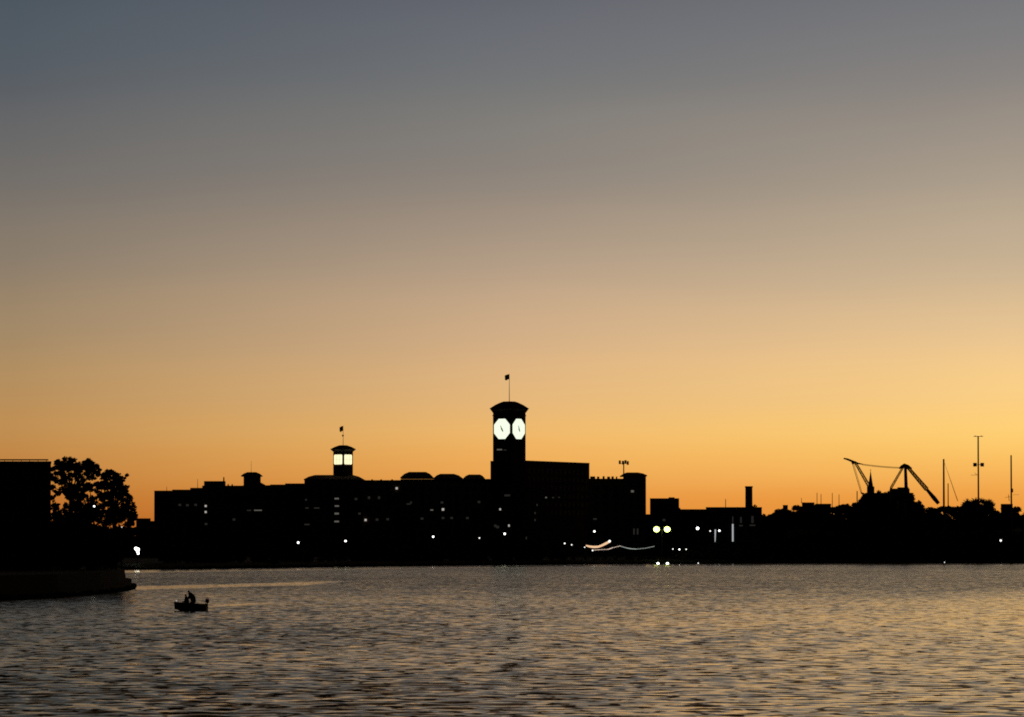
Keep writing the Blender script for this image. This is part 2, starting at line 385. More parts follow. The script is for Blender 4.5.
# ------------------------------------------------------------------ buildings
winm = {}
def window_mesh(key, w_, h_, m):
    if key not in winm:
        b = MB(); b.box((0,0,0), (w_, .12, h_)); winm[key] = b.mesh('window', m)
    return winm[key]
def facade(root, x0, y0, x1, y1, zb, zt, lit=(), dim=(), wsize=(2.2, 2.6), pitch_x=4.6, pitch_z=4.2, top=2.2, plain=True, maxn=90):
    """individual windows on the wall from (x0,y0) to (x1,y1); lit/dim are picture points on it"""
    a = Vector((x0,y0,0)); d = Vector((x1-x0, y1-y0, 0)); Lw = d.length; d.normalize(); rz = math.atan2(d.y, d.x)
    nrm = Vector((d.y, -d.x, 0)); spots = []
    def hit(px, py):
        dr = at(px, py, 1000)-CAM; tt = (a-CAM).dot(nrm)/dr.dot(nrm); return CAM+dr*tt
    for lst, mk in ((lit, 'lit'), (dim, 'dim')):
        for e in lst:
            h = hit(e[0], e[1]); sw, sh = (e[2], e[3]) if len(e) > 3 else ((1.1, 1.1) if mk == 'lit' else (1.5, 1.2))
            m2 = 'mid' if mk == 'lit' and sw > 1.5 else mk
            spots.append(h); place(window_mesh((m2, sw, sh), sw, sh, M[m2]), 'window', root, h+nrm*.05, rz, label='lit window' if mk == 'lit' else 'dimly lit window')
    if not plain: return
    nx = max(1, int((Lw-2)/pitch_x)); nz_ = max(1, int((zt-zb-top-1)/pitch_z)); cnt = 0
    for j in range(nz_):
        for i in range(nx):
            if cnt >= maxn: return
            p = a+d*(1.0+(Lw-2)*(i+.5)/nx); p.z = zt-top-pitch_z*j-1.3
            if any((p-s_).length < 3.4 for s_ in spots): continue
            place(window_mesh(('g',)+wsize, wsize[0], wsize[1], M['glass']), 'window', root, p+nrm*.05, rz); cnt += 1
def block(root, px0, Y0, px1, Y1, ztop, depth, name='wall', m='brick', zb=2.0, parapet=True):
    x0, x1 = X(px0, Y0), X(px1, Y1); b = MB()
    sh = depth*(x0+x1)/2/Y0      # the block stands square to the line of sight
    fp = [(x0,Y0),(x1,Y1),(x1+sh,Y1+depth),(x0+sh,Y0+depth)]
    b.foot(fp, zb, ztop); b.build(name, M[m], root)
    if parapet:
        c = MB(); cx = sum(p[0] for p in fp)/4; cy = sum(p[1] for p in fp)/4
        c.foot([(cx+(x-cx)*1.006, cy+(y-cy)*1.006) for x, y in fp], ztop+.003, ztop+.35); c.build('coping', M['concrete'], root)
    return x0, Y0, x1, Y1
def hip(root, px0, px1, pe, pt0, pt1, ptop, Y, depth, eave=.5, name='roof'):
    """hipped roof: eaves px0..px1 at row pe, flat ridge pt0..pt1 at row ptop, slightly bellied"""
    ze, zt = Z(pe, Y), Z(ptop, Y); xa, xb, ta, tb = X(px0,Y), X(px1,Y), X(pt0,Y), X(pt1,Y)
    b = MB(); b.foot([(xa,Y-eave),(xb,Y-eave),(xb,Y+depth+eave),(xa,Y+depth+eave)], ze-.5, ze)
    prev = (xa, xb, 0.0, ze)
    for s_, hgt in ((.45,.62),(1,1)):
        cur = (xa+(ta-xa)*s_, xb+(tb-xb)*s_, s_*depth*.35, ze+(zt-ze)*hgt)
        pts = [(prev[0],Y-eave+prev[2],prev[3]),(prev[1],Y-eave+prev[2],prev[3]),(prev[1],Y+depth+eave-prev[2],prev[3]),(prev[0],Y+depth+eave-prev[2],prev[3]),
               (cur[0],Y-eave+cur[2],cur[3]),(cur[1],Y-eave+cur[2],cur[3]),(cur[1],Y+depth+eave-cur[2],cur[3]),(cur[0],Y+depth+eave-cur[2],cur[3])]
        b.poly(pts, [(k, (k+1) % 4, 4+(k+1) % 4, 4+k) for k in range(4)]+([(4,5,6,7)] if s_ == 1 else []))
        prev = cur
    return b.build(name, M['tile'], root)
def pole_part(root, px, ptop, pbot, Y, r=.18, name='antenna', m='metal', r1=None):
    b = MB(); b.tube([(X(px,Y),Y,Z(pbot,Y)),(X(px,Y),Y,Z(ptop,Y))], [r, r1 or r*.6], 6); return b.build(name, M[m], root)

YF = 2400.0
# --- long factory wing at the left
r = thing('factory_building', (X(230,YF),YF,2), 'long dark factory wing with flat roof at the left end of the skyline', 'building')
segs = [(154,490.6,172),(172,489.6,190),(190,487.8,202),(202,485.6,243),(243,485.2,270),(270,484.5,285),(285,483.4,304)]
for i, (a, yt, b_) in enumerate(segs):
    block(r, a, YF+i*.0, b_+(2 if b_ == 304 else 0), YF, Z(yt,YF)-.35, 30, m='brick')
pb = MB(); pb.foot([(X(203,YF),YF+6),(X(223.5,YF),YF+6),(X(223.5,YF),YF+16),(X(203,YF),YF+16)], Z(485.6,YF)-.3, Z(480.9,YF)); pb.build('penthouse', M['brick2'], r)
pole_part(r, 223.6, 477, 485, YF+4, .5, 'vent_pipe'); pole_part(r, 197.4, 479, 488, YF+4, .15); pole_part(r, 166.5, 486.5, 491, YF+4, .15)
for px in (228, 232, 288): pole_part(r, px, 484.0, 487, YF+5, .5, 'roof_vent')
fc = [(154,243)]
facade(r, X(154,YF), YF, X(304,YF), YF, 2.5, Z(491,YF), lit=[(258,510.3,4.4,.6),(205.7,506),(205.7,512)],
       dim=[(179.8,504.9),(187.4,505.2),(195.7,504.9),(249,510.4,2.4,.7),(234,519.5),(206,524)], maxn=86, pitch_x=5.2)
# its roof turret
tt = MB(); tt.foot([(X(242.9,YF),YF+4),(X(259.2,YF),YF+4),(X(259.2,YF),YF+13),(X(242.9,YF),YF+13)], Z(486,YF)-1, Z(476,YF)); tt.build('turret', M['brick'], r)
hip(r, 240.8, 261.4, 475.6, 247, 255.5, 472, YF+4, 9, name='turret_roof'); pole_part(r, 251, 461, 472.5, YF+8, .1)
sl = MB(); xs = [X(q,YF) for q in (259.2,259.2,264,264)]; zz = [Z(q,YF) for q in (486.5,482,484.6,486.5)]
sl.poly([(xs[k],YF+4,zz[k]) for k in range(4)]+[(xs[k],YF+12,zz[k]) for k in range(4)], [(0,3,2,1),(4,5,6,7),(0,1,5,4),(1,2,6,5),(2,3,7,6),(3,0,4,7)]); sl.build('buttress', M['brick'], r)

# --- block under the lantern tower
YL = 2385.0
r = thing('brick_warehouse', (X(333,YL),YL,2), 'dark factory block with hipped roof below the small lantern tower', 'building')
block(r, 304.2, YL, 362.8, YL, Z(479.6,YL), 32, m='brick2', parapet=False); hip(r, 303.6, 363.4, 479.2, 314, 352, 474.6, YL, 32)
facade(r, X(304.2,YL), YL, X(362.8,YL), YL, 2.5, Z(481,YL), lit=[(336.7,498.6,2.4,.9),(336.9,506,2.4,.8),(336.7,513.6,2.4,1),(336.7,521.5,2.6,.9)],
       dim=[(307,508,1.8,.8),(316.7,508,3,.8),(307,524.5,3,.8),(306,499.8,1,1),(359.5,513.6,1.4,1.2),(356,499)], maxn=60)
def corner_tower(root, pl, pc, pr, zb, zt, Y, parts):
    """square tower seen on its corner; returns centre, angle, half side"""
    mpx = Y/F_PX; wl, wr = (pc-pl)*mpx, (pr-pc)*mpx; s_ = math.hypot(wl, wr); th = math.atan2(wr, wl)   # left face normal turned towards the left
    cor = Vector((X(pc,Y), Y)); dl = Vector((-math.cos(th), math.sin(th))); dr_ = Vector((math.sin(th), math.cos(th)))
    c = cor+dl*s_/2+dr_*s_/2
    return c, -th, s_/2, cor, dl, dr_
# --- lantern tower
r = thing('lantern_tower', (X(342.5,YL),YL+10,Z(475,YL)), 'small square tower with two glowing cream windows on the factory roof', 'tower')
c, ang, hs, cor, dl, dr_ = corner_tower(r, 332.7, 343.0, 352.4, 0, 0, YL+6, None)
b = MB(); b.frustum(c, Z(475.5,YL+6)-.6, Z(449.6,YL+6), (hs,hs), (hs,hs), ang); b.build('shaft', M['brick'], r)
b = MB(); b.frustum(c, Z(451.5,YL+6), Z(449.2,YL+6), (hs+.05,hs+.05), (hs*1.3,hs*1.3), ang); b.build('cornice', M['concrete'], r)
b = MB(); z0 = Z(449.1,YL+6); z1 = Z(445,YL+6)
b.frustum(c, z0, z0+(z1-z0)*.62, (hs*1.34,)*2, (hs*.85,)*2, ang, cap=False); b.frustum(c, z0+(z1-z0)*.62, z1, (hs*.85,)*2, (hs*.38,)*2, ang); b.build('roof', M['tile'], r)
def on_face(cor, dirv, frac, z, s_, out=.06):
    p = cor+dirv*s_*frac; nrm2 = Vector((-dirv.y, dirv.x)) if dirv.x < 0 else Vector((dirv.y, -dirv.x))
    if nrm2.y > 0: nrm2 = -nrm2
    return Vector((p.x+nrm2.x*out, p.y+nrm2.y*out, z)), math.atan2(nrm2.y, nrm2.x)+math.pi/2
for dirv, fw in ((dl,.82),(dr_,.78)):
    zc = Z(459.4,YL+6); hgt = Z(454.5,YL+6)-Z(464.3,YL+6); p, rz = on_face(cor, dirv, .5, zc, hs*2)
    wm = MB(); wmw = hs*2*fw; 
    o_ = wmw/2; h_ = hgt/2; ch = .5
    octp = [(-o_+ch,-h_),(o_-ch,-h_),(o_,-h_+ch),(o_,h_-ch),(o_-ch,h_),(-o_+ch,h_),(-o_,h_-ch),(-o_,-h_+ch)]
    wm.poly([(x,-.08,z) for x, z in octp]+[(x,.04,z) for x, z in octp], [tuple(range(8)), tuple(range(15,7,-1))]+[(k,8+k,8+(k+1)%8,(k+1)%8) for k in range(8)])
    g_ = place(wm.mesh('window', M['lantern']), 'window', r, p, rz, label='glowing cream window')
    mu = MB()
    for q in (-.17, .17): mu.box((wmw*q,-.13,0), (.07,.06,hgt*.96))
    mu.box((0,-.12,0), (wmw*.96,.05,.07))
    mo = D.objects.new('window_bars', mu.mesh('window_bars', M['metal'])); col.objects.link(mo); mo.parent = g_
fp_ = MB(); cx, cy = c; fp_.tube([(cx,cy,z1-.3),(cx,cy,Z(425.5,cy))], [.16,.07]); pl_ = fp_.build('flagpole', M['metal'], r)
def flag_mesh(x, y, ztop, w_, h_, droop):
    b = MB(); n = 7; th = .06
    for side in (0, 1):
        for i in range(n+1):
            u = i/n; xx = x-.08-w_*u; yy = y+.35*math.sin(u*5.5)+(th if side else 0)
            b.v.append(Vector((xx, yy, ztop-droop*u*u))); b.v.append(Vector((xx+.15*u, yy, ztop-h_-droop*.4*u+.25*math.sin(u*7))))
    N2 = 2*(n+1)
    for i in range(n):
        a = 2*i; b.f.append((a,a+2,a+3,a+1)); b.f.append((N2+a,N2+a+1,N2+a+3,N2+a+2)); b.f.append((a,N2+a,N2+a+2,a+2)); b.f.append((a+1,a+3,N2+a+3,N2+a+1))
    b.f.append((0,1,N2+1,N2)); b.f.append((2*n,N2+2*n,N2+2*n+1,2*n+1)); return b
flag_mesh(cx, cy, Z(426,cy), 2.0, 2.9, .9).build('flag', M['flag'], pl_)
b = MB(); b.ball((cx-.15,cy,Z(435.6,cy)), .55, 10, 8); b.build('lamp_ball', M['metal'], pl_)

# --- row of bays with bulging hipped roofs
YM = 2380.0
r = thing('factory_building', (X(430,YM),YM,2), 'dark factory range with four humped roofs left of the clock tower', 'building')
block(r, 362.0, YM+1, 402, YM+1, Z(480.7,YM), 30, m='brick2'); block(r, 400.3, YM, 490.5, YM, Z(479.2,YM), 30, m='brick2', parapet=False)
for a in ((400.2,433.4,477.4,408.5,425.5,471.6),(433.5,462.6,478,440,453.6,473.5),(462.7,485.2,478.8,468.5,480,474.2)):
    hip(r, a[0], a[1], a[2], a[3], a[4], a[5], YM, 26)
hip(r, 485.3, 490.5, 479.2, 486.5, 489.5, 478.6, YM, 26)
for px in (372, 381, 392): pole_part(r, px, 479.3, 481.5, YM+4, .7, 'roof_vent')
facade(r, X(362.9,YM), YM, X(490.5,YM), YM, 2.5, Z(482,YM), lit=[(396.7,488.3,1.2,1.2),(365.6,520,1.2,1.2),(443,509.4,1.3,1.3),(431.8,510,1.6,.7)],
       dim=[(369,497.7,1.3,1.5),(379,497.7,1.3,1.5),(377,519.6),(387.7,519.2),(408.6,504,2.2,.8),(411,502.5,1,1.2),(422,518.6),(443,518),(451.7,518),(467.4,518),(479,502),(442,502.5)], maxn=88, pitch_x=4.8)

# --- clock tower
YT = 2360.0
r = thing('clock_tower', (X(511,YT),YT,2), 'tall square clock tower with two lit octagonal clock faces and a flag', 'clock tower')
c, ang, hs, cor, dl, dr_ = corner_tower(r, 492.9, 511.3, 525.7, 0, 0, YT, None)
b = MB(); b.frustum(c, 2, Z(409.5,YT), (hs,hs), (hs,hs), ang); b.build('shaft', M['brick'], r)
b = MB(); b.frustum(c, Z(415.6,YT), Z(414.6,YT), (hs+.25,)*2, (hs+.25,)*2, ang); b.build('string_course', M['concrete'], r)
b = MB(); b.frustum(c, Z(412.4,YT), Z(408.6,YT), (hs+.05,)*2, (hs*1.18,)*2, ang); b.build('cornice', M['concrete'], r)
z0 = Z(408.5,YT); z1 = Z(400.9,YT); b = MB()
b.frustum(c, z0, z0+.35, (hs*1.2,)*2, (hs*1.2,)*2, ang)
b.frustum(c, z0+.35, z0+(z1-z0)*.55, (hs*1.2,)*2, (hs*.86,)*2, ang, cap=False); b.frustum(c, z0+(z1-z0)*.55, z0+(z1-z0)*.85, (hs*.86,)*2, (hs*.56,)*2, ang, cap=False)
b.frustum(c, z0+(z1-z0)*.85, z1, (hs*.56,)*2, (hs*.36,)*2, ang); b.build('roof', M['tile'], r)
bb = MB(); bb.foot([(X(490.4,YT),YT+3),(X(494,YT),YT+3),(X(494,YT),YT+14),(X(490.4,YT),YT+14)], 2, Z(460.8,YT)); bb.build('stair_bay', M['brick'], r)
dist = shape = None
def rotbox(b, ang_, len_, w_, y, tail=.15):
    ca, sa = math.sin(ang_), math.cos(ang_)      # clockwise from 12
    px_, pz_ = -sa, ca                            # perpendicular
    pts = []
    for yy in (y, y+.1):
        for l_, k in ((-tail*len_, .5), (-tail*len_, -.5), (len_, -.28), (len_, .28)):
            pts.append((ca*l_+px_*k*w_, yy, sa*l_+pz_*k*w_))
    b.poly(pts, [(0,1,2,3),(7,6,5,4),(0,4,5,1),(1,5,6,2),(2,6,7,3),(3,7,4,0)])
zc = Z(428.7,YT); Rf = (Z(418.3,YT)-Z(439.1,YT))/2
for fi, (dirv, base_c) in enumerate(((dl,cor),(dr_,cor),(dl,cor+dr_*hs*2),(dr_,cor+dl*hs*2))):
    p, rz = on_face(base_c, dirv, .5, zc, hs*2)
    if fi >= 2:                                   # the two far sides
        nrm2 = Vector((base_c.x+dirv.x*hs-c.x, base_c.y+dirv.y*hs-c.y)).normalized(); q = Vector((c.x, c.y))+nrm2*(hs+.06)
        p = Vector((q.x, q.y, zc)); rz = math.atan2(nrm2.y, nrm2.x)+math.pi/2
    Wf = Rf*1.0
    oc = [(Wf*math.cos(R(22.5+45*k))/math.cos(R(22.5)), Rf*math.sin(R(22.5+45*k))/math.cos(R(22.5))) for k in range(8)]
    b = MB(); b.poly([(x,-.1,z) for x, z in oc]+[(x,.04,z) for x, z in oc], [tuple(range(8)), tuple(range(15,7,-1))]+[(k,8+k,8+(k+1)%8,(k+1)%8) for k in range(8)])
    cf = place(b.mesh('clock_face', M['clock']), 'clock_face', r, p, rz)
    for ang_h, ln, wd, yy in ((R(150), Rf*.3, .95, -.35), (R(-20), Rf*.34, .6, -.5)):
        b = MB(); rotbox(b, ang_h, ln, wd, yy)
        ho = D.objects.new('clock_hand', b.mesh('clock_hand', M['metal'])); col.objects.link(ho); ho.parent = cf
    b = MB()
    for k in range(8):
        x0_, z0_ = oc[k]; x1_, z1_ = oc[(k+1)%8]; b.tube([(x0_,-.12,z0_),(x1_,-.12,z1_)], .16, 5)
    ro = D.objects.new('clock_rim', b.mesh('clock_rim', M['metal'])); col.objects.link(ro); ro.parent = cf
p, rz = on_face(cor, dl, .64, Z(449.4,YT), hs*2); place(window_mesh(('tw',), 3.6, .7, M['mid']), 'window', r, p, rz, label='lit slot window')
p, rz = on_face(cor, dl, .34, Z(449.9,YT), hs*2); place(window_mesh(('tw2',), 2.0, .6, M['dim']), 'window', r, p, rz, label='dimly lit slot window')
for px, py, k, sw, sh in ((500.2,509.3,'lit',1.1,1.1),(509,525.6,'lit',1,1.2),(497.6,527,'dim',2.2,1.4),(507.3,495.4,'dim',4,1.1),(494.5,525.8,'dim',3,1.4)):
    dr2 = at(px, py, 1000)-CAM; nrm = Vector((-dl.y, dl.x, 0)); nrm = nrm if nrm.y < 0 else -nrm
    tt_ = (Vector((cor.x,cor.y,0))-CAM).dot(nrm)/dr2.dot(nrm); h = CAM+dr2*tt_
    place(window_mesh((k,sw,sh), sw, sh, M[k]), 'window', r, h+nrm*.05, math.atan2(nrm.y,nrm.x)+math.pi/2, label='lit window' if k == 'lit' else 'dimly lit window')
for j in range(9):
    for dirv in (dl, dr_):
        for fr in (.28, .72):
            p, rz = on_face(cor, dirv, fr, Z(466+j*7.4,YT), hs*2)
            if not (dirv is dl and j in (4,6,8)): place(window_mesh(('g',1.6,2.4), 1.6, 2.4, M['glass']), 'window', r, p, rz)
cx, cy = c; fpb = MB(); fpb.tube([(cx,cy,z1-.3),(cx,cy,Z(373.6,cy))], [.2,.1]); pl_ = fpb.build('flagpole', M['metal'], r)
flag_mesh(cx, cy, Z(374.2,cy), 2.5, 3.0, .8).build('flag', M['flag'], pl_)

# --- tall plain block right of the clock tower
YB = 2368.0
r = thing('office_block', (X(557,YB),YB,2), 'tall plain flat-roofed block joined to the right of the clock tower', 'building')
x0, y0, x1, y1 = block(r, 517, YB, 589.5, YB*1.032, Z(460.1,YB)-.35, 40, m='brick', parapet=True)
facade(r, x0, y0, x1, y1, 4, Z(464,YB), lit=[(546,497.5,1.8,.8)], dim=[(553,497.6,2.4,.7),(559,497.4,2,.6),(535,513),(535,520),(537,505),(526,538,2,1.5),(539,552.5,3,1.2)], maxn=90, pitch_x=5, pitch_z=4.6)
# --- low range ending in the corner pavilion
YE = 2390.0
r = thing('factory_building', (X(618,YE),YE,2), 'lower factory range ending in a hipped corner pavilion at the right end', 'building')
block(r, 587.5, YE+4, 624.0, YE+4, Z(479.1,YE), 30, m='brick2')
for px, t_, w_ in ((593,477.6,3.5),(598.5,478,1.6),(604,477.2,1.4),(609,478,2),(613,477.6,1.6),(617,478,1)):
    b = MB(); b.box((X(px,YE),YE+8,Z(479,YE)+.8), (w_*.8,2,(Z(t_,YE)-Z(479,YE))+.8)); b.build('roof_vent', M['metal'], r)
block(r, 623.2, YE, 646.1, YE, Z(475.3,YE), 30, name='pavilion', m='brick', parapet=False); hip(r, 621.2, 647.2, 475.2, 627.5, 638.8, 472.1, YE, 30, name='pavilion_roof')
facade(r, X(589.7,YE), YE+4, X(622,YE), YE+4, 4, Z(482,YE), dim=[(595,519,2,1)], maxn=45)
facade(r, X(623.2,YE), YE, X(646.1,YE), YE, 4, Z(478,YE), lit=[(632.4,491.3,1.6,1.2)], dim=[(634,531.5,.9,3.4),(637.6,531.5,.9,3.4)], maxn=40)  # tall narrow dim pair glows in place of two faintly lit pillars
r = thing('floodlight_mast', (X(623.8,YE+10),YE+10,Z(476,YE)), 'roof mast with a bank of floodlights on the corner pavilion', 'floodlight mast')
pole_part(r, 623.8, 461, 475, YE+10, .32, 'pole', r1=.3)
b = MB(); b.box((X(623.8,YE+10),YE+10,Z(463.4,YE+10)), (5.2,.3,.25)); b.build('crossbar', M['metal'], r)
for px, py in ((619.9,462.3),(623,462.7),(625.6,462),(627.9,463)):
    b = MB(); b.box((X(px,YE+10),YE+9.7,Z(py,YE+10)), (1.15,.8,2.1)); b.build('floodlight', M['metal'], r)

# --- buildings to the right
YR = 2330.0
r = thing('square_building', (X(665,YR),YR,2), 'small flat-topped building standing alone right of the factory', 'building')
block(r, 650, YR, 679.2, YR, Z(498.9,YR), 22, m='brick2'); 
b = MB(); b.box((X(672,YR),YR+5,Z(498.4,YR)+.3), (3.2,3,.7)); b.build('roof_vent', M['metal'], r)
facade(r, X(650,YR), YR, X(679.2,YR), YR, 3, Z(502,YR), dim=[(664,520)], maxn=30)
YW = 2140.0
r = thing('waterfront_hall', (X(735,YW),YW,10), 'low dark hall with glowing strips for uplight on its wall, below the chimney', 'building')
block(r, 706, YW, 762, YW, Z(507.8,YW), 20, m='dark_concrete', zb=gz(730,YW)-3)
for px, a, c_, w_, k in ((732.8,524,541.5,.75,'tube'),(732.8,516.5,523,.6,'dim'),(741,524.9,526.3,1.9,'dim'),(741,517,523,.9,'dim2'),(752.5,524.6,526,2.9,'dim'),(752.5,516,523,1.2,'dim2')):  # glowing strips stand in for uplighting on the hall wall
    if k == 'dim2' and 'dim2' not in M: M['dim2'] = mat('very_dim_wall_glow', (.1,.1,.1), .5, emit=(1,.95,.9), emit_s=.014, sample=False)
    b = MB(); b.box((X(px,YW),YW-.2,(Z(a,YW)+Z(c_,YW))/2), (w_,.25,Z(a,YW)-Z(c_,YW))); b.build('uplight_glow', M[k], r)
facade(r, X(706,YW), YW, X(762,YW), YW, 12, Z(509,YW), maxn=20, pitch_x=5)
r = thing('brick_chimney', (X(749,2260),2260,10), 'broad square brick chimney rising above the low hall', 'chimney')
b = MB(); b.frustum((X(749,2260),2260), gz(749,2260)-1, Z(487.5,2260), (1.75,1.75), (1.6,1.6), R(8)); b.build('stack', M['brick'], r)
b = MB(); b.frustum((X(749,2260),2260), Z(487.6,2260), Z(486.2,2260), (1.78,1.78), (1.78,1.78), R(8)); b.build('cap', M['concrete'], r)
def house(px0, px1, ptop, Y, label, flat=True, pr=None, depth=12):
    r = thing('house', (X((px0+px1)/2,Y),Y,gz((px0+px1)/2,Y)), label, 'house')
    block(r, px0, Y, px1, Y, Z(ptop,Y)-(.35 if flat else 0), depth, m='brick2', zb=gz((px0+px1)/2,Y)-2, parapet=flat)
    if not flat:
        xa, xb = X(px0,Y)-.4, X(px1,Y)+.4; zt = Z(ptop,Y); zr = Z(pr,Y); b = MB()
        b.poly([(xa,Y-.5,zt),(xb,Y-.5,zt),(xb,Y+depth+.5,zt),(xa,Y+depth+.5,zt),(xa,Y+depth/2,zr),(xb,Y+depth/2,zr)], [(0,1,5,4),(3,4,5,2),(0,4,3),(1,2,5),(0,3,2,1)]); b.build('roof', M['tile'], r)
    facade(r, X(px0,Y), Y, X(px1,Y), Y, Z(ptop,Y)-10, Z(ptop,Y), wsize=(1.2,1.5), pitch_x=2.6, pitch_z=3.2, top=.8, maxn=8)
    return r
house(678.6, 706, 509.2, 2350, 'long low flat-topped building behind the double lamp', depth=15)
h1 = house(802, 814.6, 502.4, 2320, 'flat-roofed house poking above the trees with a roof aerial'); pole_part(h1, 801.6, 497.8, 503, 2322, .18, 'antenna')
house(783, 788, 505, 2320, 'narrow house top showing just left of the flat-roofed house')
house(1001, 1013, 503.9, 2320, 'small flat house beneath the mast at the right edge')
house(817, 831, 505.2, 2330, 'low gabled house below the cluster of thin poles', False, 503.6)
house(868, 914, 500, 2330, 'long shed among the trees behind the crane', False, 492.5, 20)
house(643.5, 654, 514.2, 2400, 'low roof just visible in the gap between the corner pavilion and the small square building')
house(136, 150.5, 518.3, 1900, 'low flat house on the far shore beside the near trees')
house(149, 156, 521, 1912, 'second low house between the near trees and the factory')

# --- church spire
YC = 2280
r = thing('church_spire', (X(870.9,YC),YC,gz(870,YC)), 'thin pointed spire under the left arm of the crane', 'spire')
b = MB(); b.frustum((X(870.9,YC),YC), gz(870,YC)-1, Z(486.5,YC), (1.5,1.5), (1.5,1.5), R(20)); b.build('tower', M['brick'], r)
b = MB(); b.frustum((X(870.9,YC),YC), Z(486.6,YC), Z(471.5,YC), 1.35, .12, n=8); b.build('roof', M['tile'], r)
b = MB(); b.tube([(X(870.9,YC),YC,Z(472.5,YC)),(X(870.9,YC),YC,Z(469,YC))], .1); b.box((X(870.9,YC),YC,Z(470.4,YC)), (.9,.14,.14)); b.build('cross', M['metal'], r)

# ------------------------------------------------------------------ crane
YK = 2180.0
def P(px, py, dy=0): return at(px, py, YK+dy)
def lattice(b, p0, p1, w0, w1, rc=.14, n=12):
    p0, p1 = Vector(p0), Vector(p1); d = (p1-p0).normalized(); s1 = d.cross(Vector((0,1,0))).normalized(); s2 = Vector((0,1,0))
    cs = []
    for i in range(n+1):
        t_ = i/n; q = p0.lerp(p1, t_); ww = w0+(w1-w0)*t_; cs.append([q+s1*ww*a+s2*ww*c for a, c in ((-.5,-.5),(.5,-.5),(.5,.5),(-.5,.5))])
    for k in range(4): b.tube([cs[0][k], cs[-1][k]], rc, 5)
    for i in range(n):
        for k in range(4):
            a, c2 = (k, (k+1) % 4) if i % 2 else ((k+1) % 4, k); b.tube([cs[i][a], cs[i+1][c2]], rc*.6, 4)
            b.tube([cs[i][k], cs[i][(k+1) % 4]], rc*.6, 4)
r = thing('harbour_crane', (X(880,YK),YK,gz(880,YK)), 'harbour crane with two lattice A-frames joined by a cable above the trees', 'crane')
b = MB(); b.tube([P(843.6,458.4), P(847.5,459.3), P(853.4,461.8), P(858,463.4), P(862.6,464.2)], [.35,.5,.6,.42,.22], 6); b.build('jib', M['crane'], r)
b = MB(); lattice(b, P(854.8,461.8), P(869.5,487), .9, 1.4, .2, 12); b.build('boom', M['crane'], r)
b = MB(); b.tube([P(869.3,486.6), P(874,497)], .7, 6); b.tube([P(861,493), P(872,496)], .4, 6); b.build('boom_foot', M['crane'], r)
b = MB(); b.tube([P(851.9,462), P(861.3,494)], .16, 5); b.tube([P(853.2,462), P(862.4,494)], .12, 5); b.build('back_stay', M['crane_y'], r)
b = MB(); b.ball(P(853,462.8), .8, 8, 6); b.build('pulley', M['crane'], r)
b = MB()
for k in range(2):
    pth = [P(862+ (903-862)*i/10, 464+(467.5-464)*i/10+1.0*math.sin(math.pi*i/10)*.6+k*.9, k) for i in range(11)]; b.tube(pth, .13, 5)
b.build('cable', M['crane'], r)
b = MB(); b.tube([P(899.2,468.6), P(901.5,466.9), P(904.4,465.6), P(908,466.6), P(911.8,468.8)], [.35,.8,1.15,.9,.4], 6); b.tube([P(904,466), P(904,463.8)], .2, 5); b.build('head', M['crane'], r)
b = MB(); lattice(b, P(902.8,467.5), P(891.2,487.6), .8, 1.0, .17, 10); b.build('leg', M['crane_y'], r)
b = MB(); b.tube([P(905.4,467), P(906.2,490)], [.75,.95], 8); b.build('mast', M['crane'], r)
b = MB(); lattice(b, P(907.5,467), P(926.8,489.5), 1.2, 1.8, .24, 16); b.build('boom', M['crane_y'], r)
b = MB(); b.tube([P(926.6,489.2), P(934.5,498.6), P(938.6,503.6)], [.75,1.15,.9], 6); b.build('boom_foot', M['crane'], r)
b = MB(); b.tube([P(891.2,487.4), P(889.5,497)], .6, 6); b.tube([P(906,489), P(906,500)], 1.0, 8); b.build('footing', M['crane'], r)
b = MB(); p = P(900,493.5); b.box(p, (9.5,4,5)); p = P(903,488.9); b.box((p.x,p.y,p.z), (5.5,3.5,1.6)); b.build('machine_house', M['metal'], r)
b = MB(); b.tube([P(903,500),P(903,560)], 1.2, 8); b.tube([P(896,500),P(896,560)], 1.2, 8); b.build('pedestal', M['crane'], r)

# ------------------------------------------------------------------ masts and poles
def mast(px, ptop, pbot, Y, rad, label, extra=None, name='mast', cat='mast', group=None):
    zb = gz(px, Y); r = thing(name, (X(px,Y),Y,zb), label, cat, group)
    b = MB(); b.tube([(X(px,Y),Y,zb-.5),(X(px,Y),Y,Z(ptop,Y))], [rad*1.35,rad*1.0], 8); b.build('pole', M['metal'], r)
    if extra: extra(r, Y)
    return r
def e1(r, Y):
    b = MB(); b.tube([at(947.0,470.2,Y), at(957.7,501,Y)], [.1,.2], 5); b.tube([at(944.6,463,Y), at(947.0,470.2,Y)], .07, 4); b.build('stay', M['metal'], r)
mast(944.1, 459, 503, 2180, .42, 'thick plain mast with a slanting stay right of the crane', e1)
mast(948.4, 483.4, 503, 2190, .24, 'short pole close beside the thick stayed mast')
def e2(r, Y):
    b = MB(); b.box((X(978.9,Y),Y,Z(436.4,Y)), (4.9,.35,.3)); b.box((X(976,Y),Y,Z(436.0,Y)), (.4,.4,.5)); b.box((X(982,Y),Y,Z(436.0,Y)), (.4,.4,.5)); b.build('crossbar', M['metal'], r)
    for px in (975.4, 982.6):
        b = MB(); b.box((X(px,Y),Y,Z(464.7,Y)), (1.75,1.2,1.9)); b.build('antenna_box', M['metal'], r)
    b = MB(); b.box((X(979,Y),Y,Z(464.7,Y)), (5.2,1.4,.25)); b.build('platform', M['metal'], r)
    b = MB(); b.tube([at(978.6,473.6,Y), at(975,475.2,Y), at(971,475.0,Y)], .1, 5); b.tube([at(974.6,472.6,Y), at(977,475.6,Y)], .08, 4); b.build('arm', M['metal'], r)
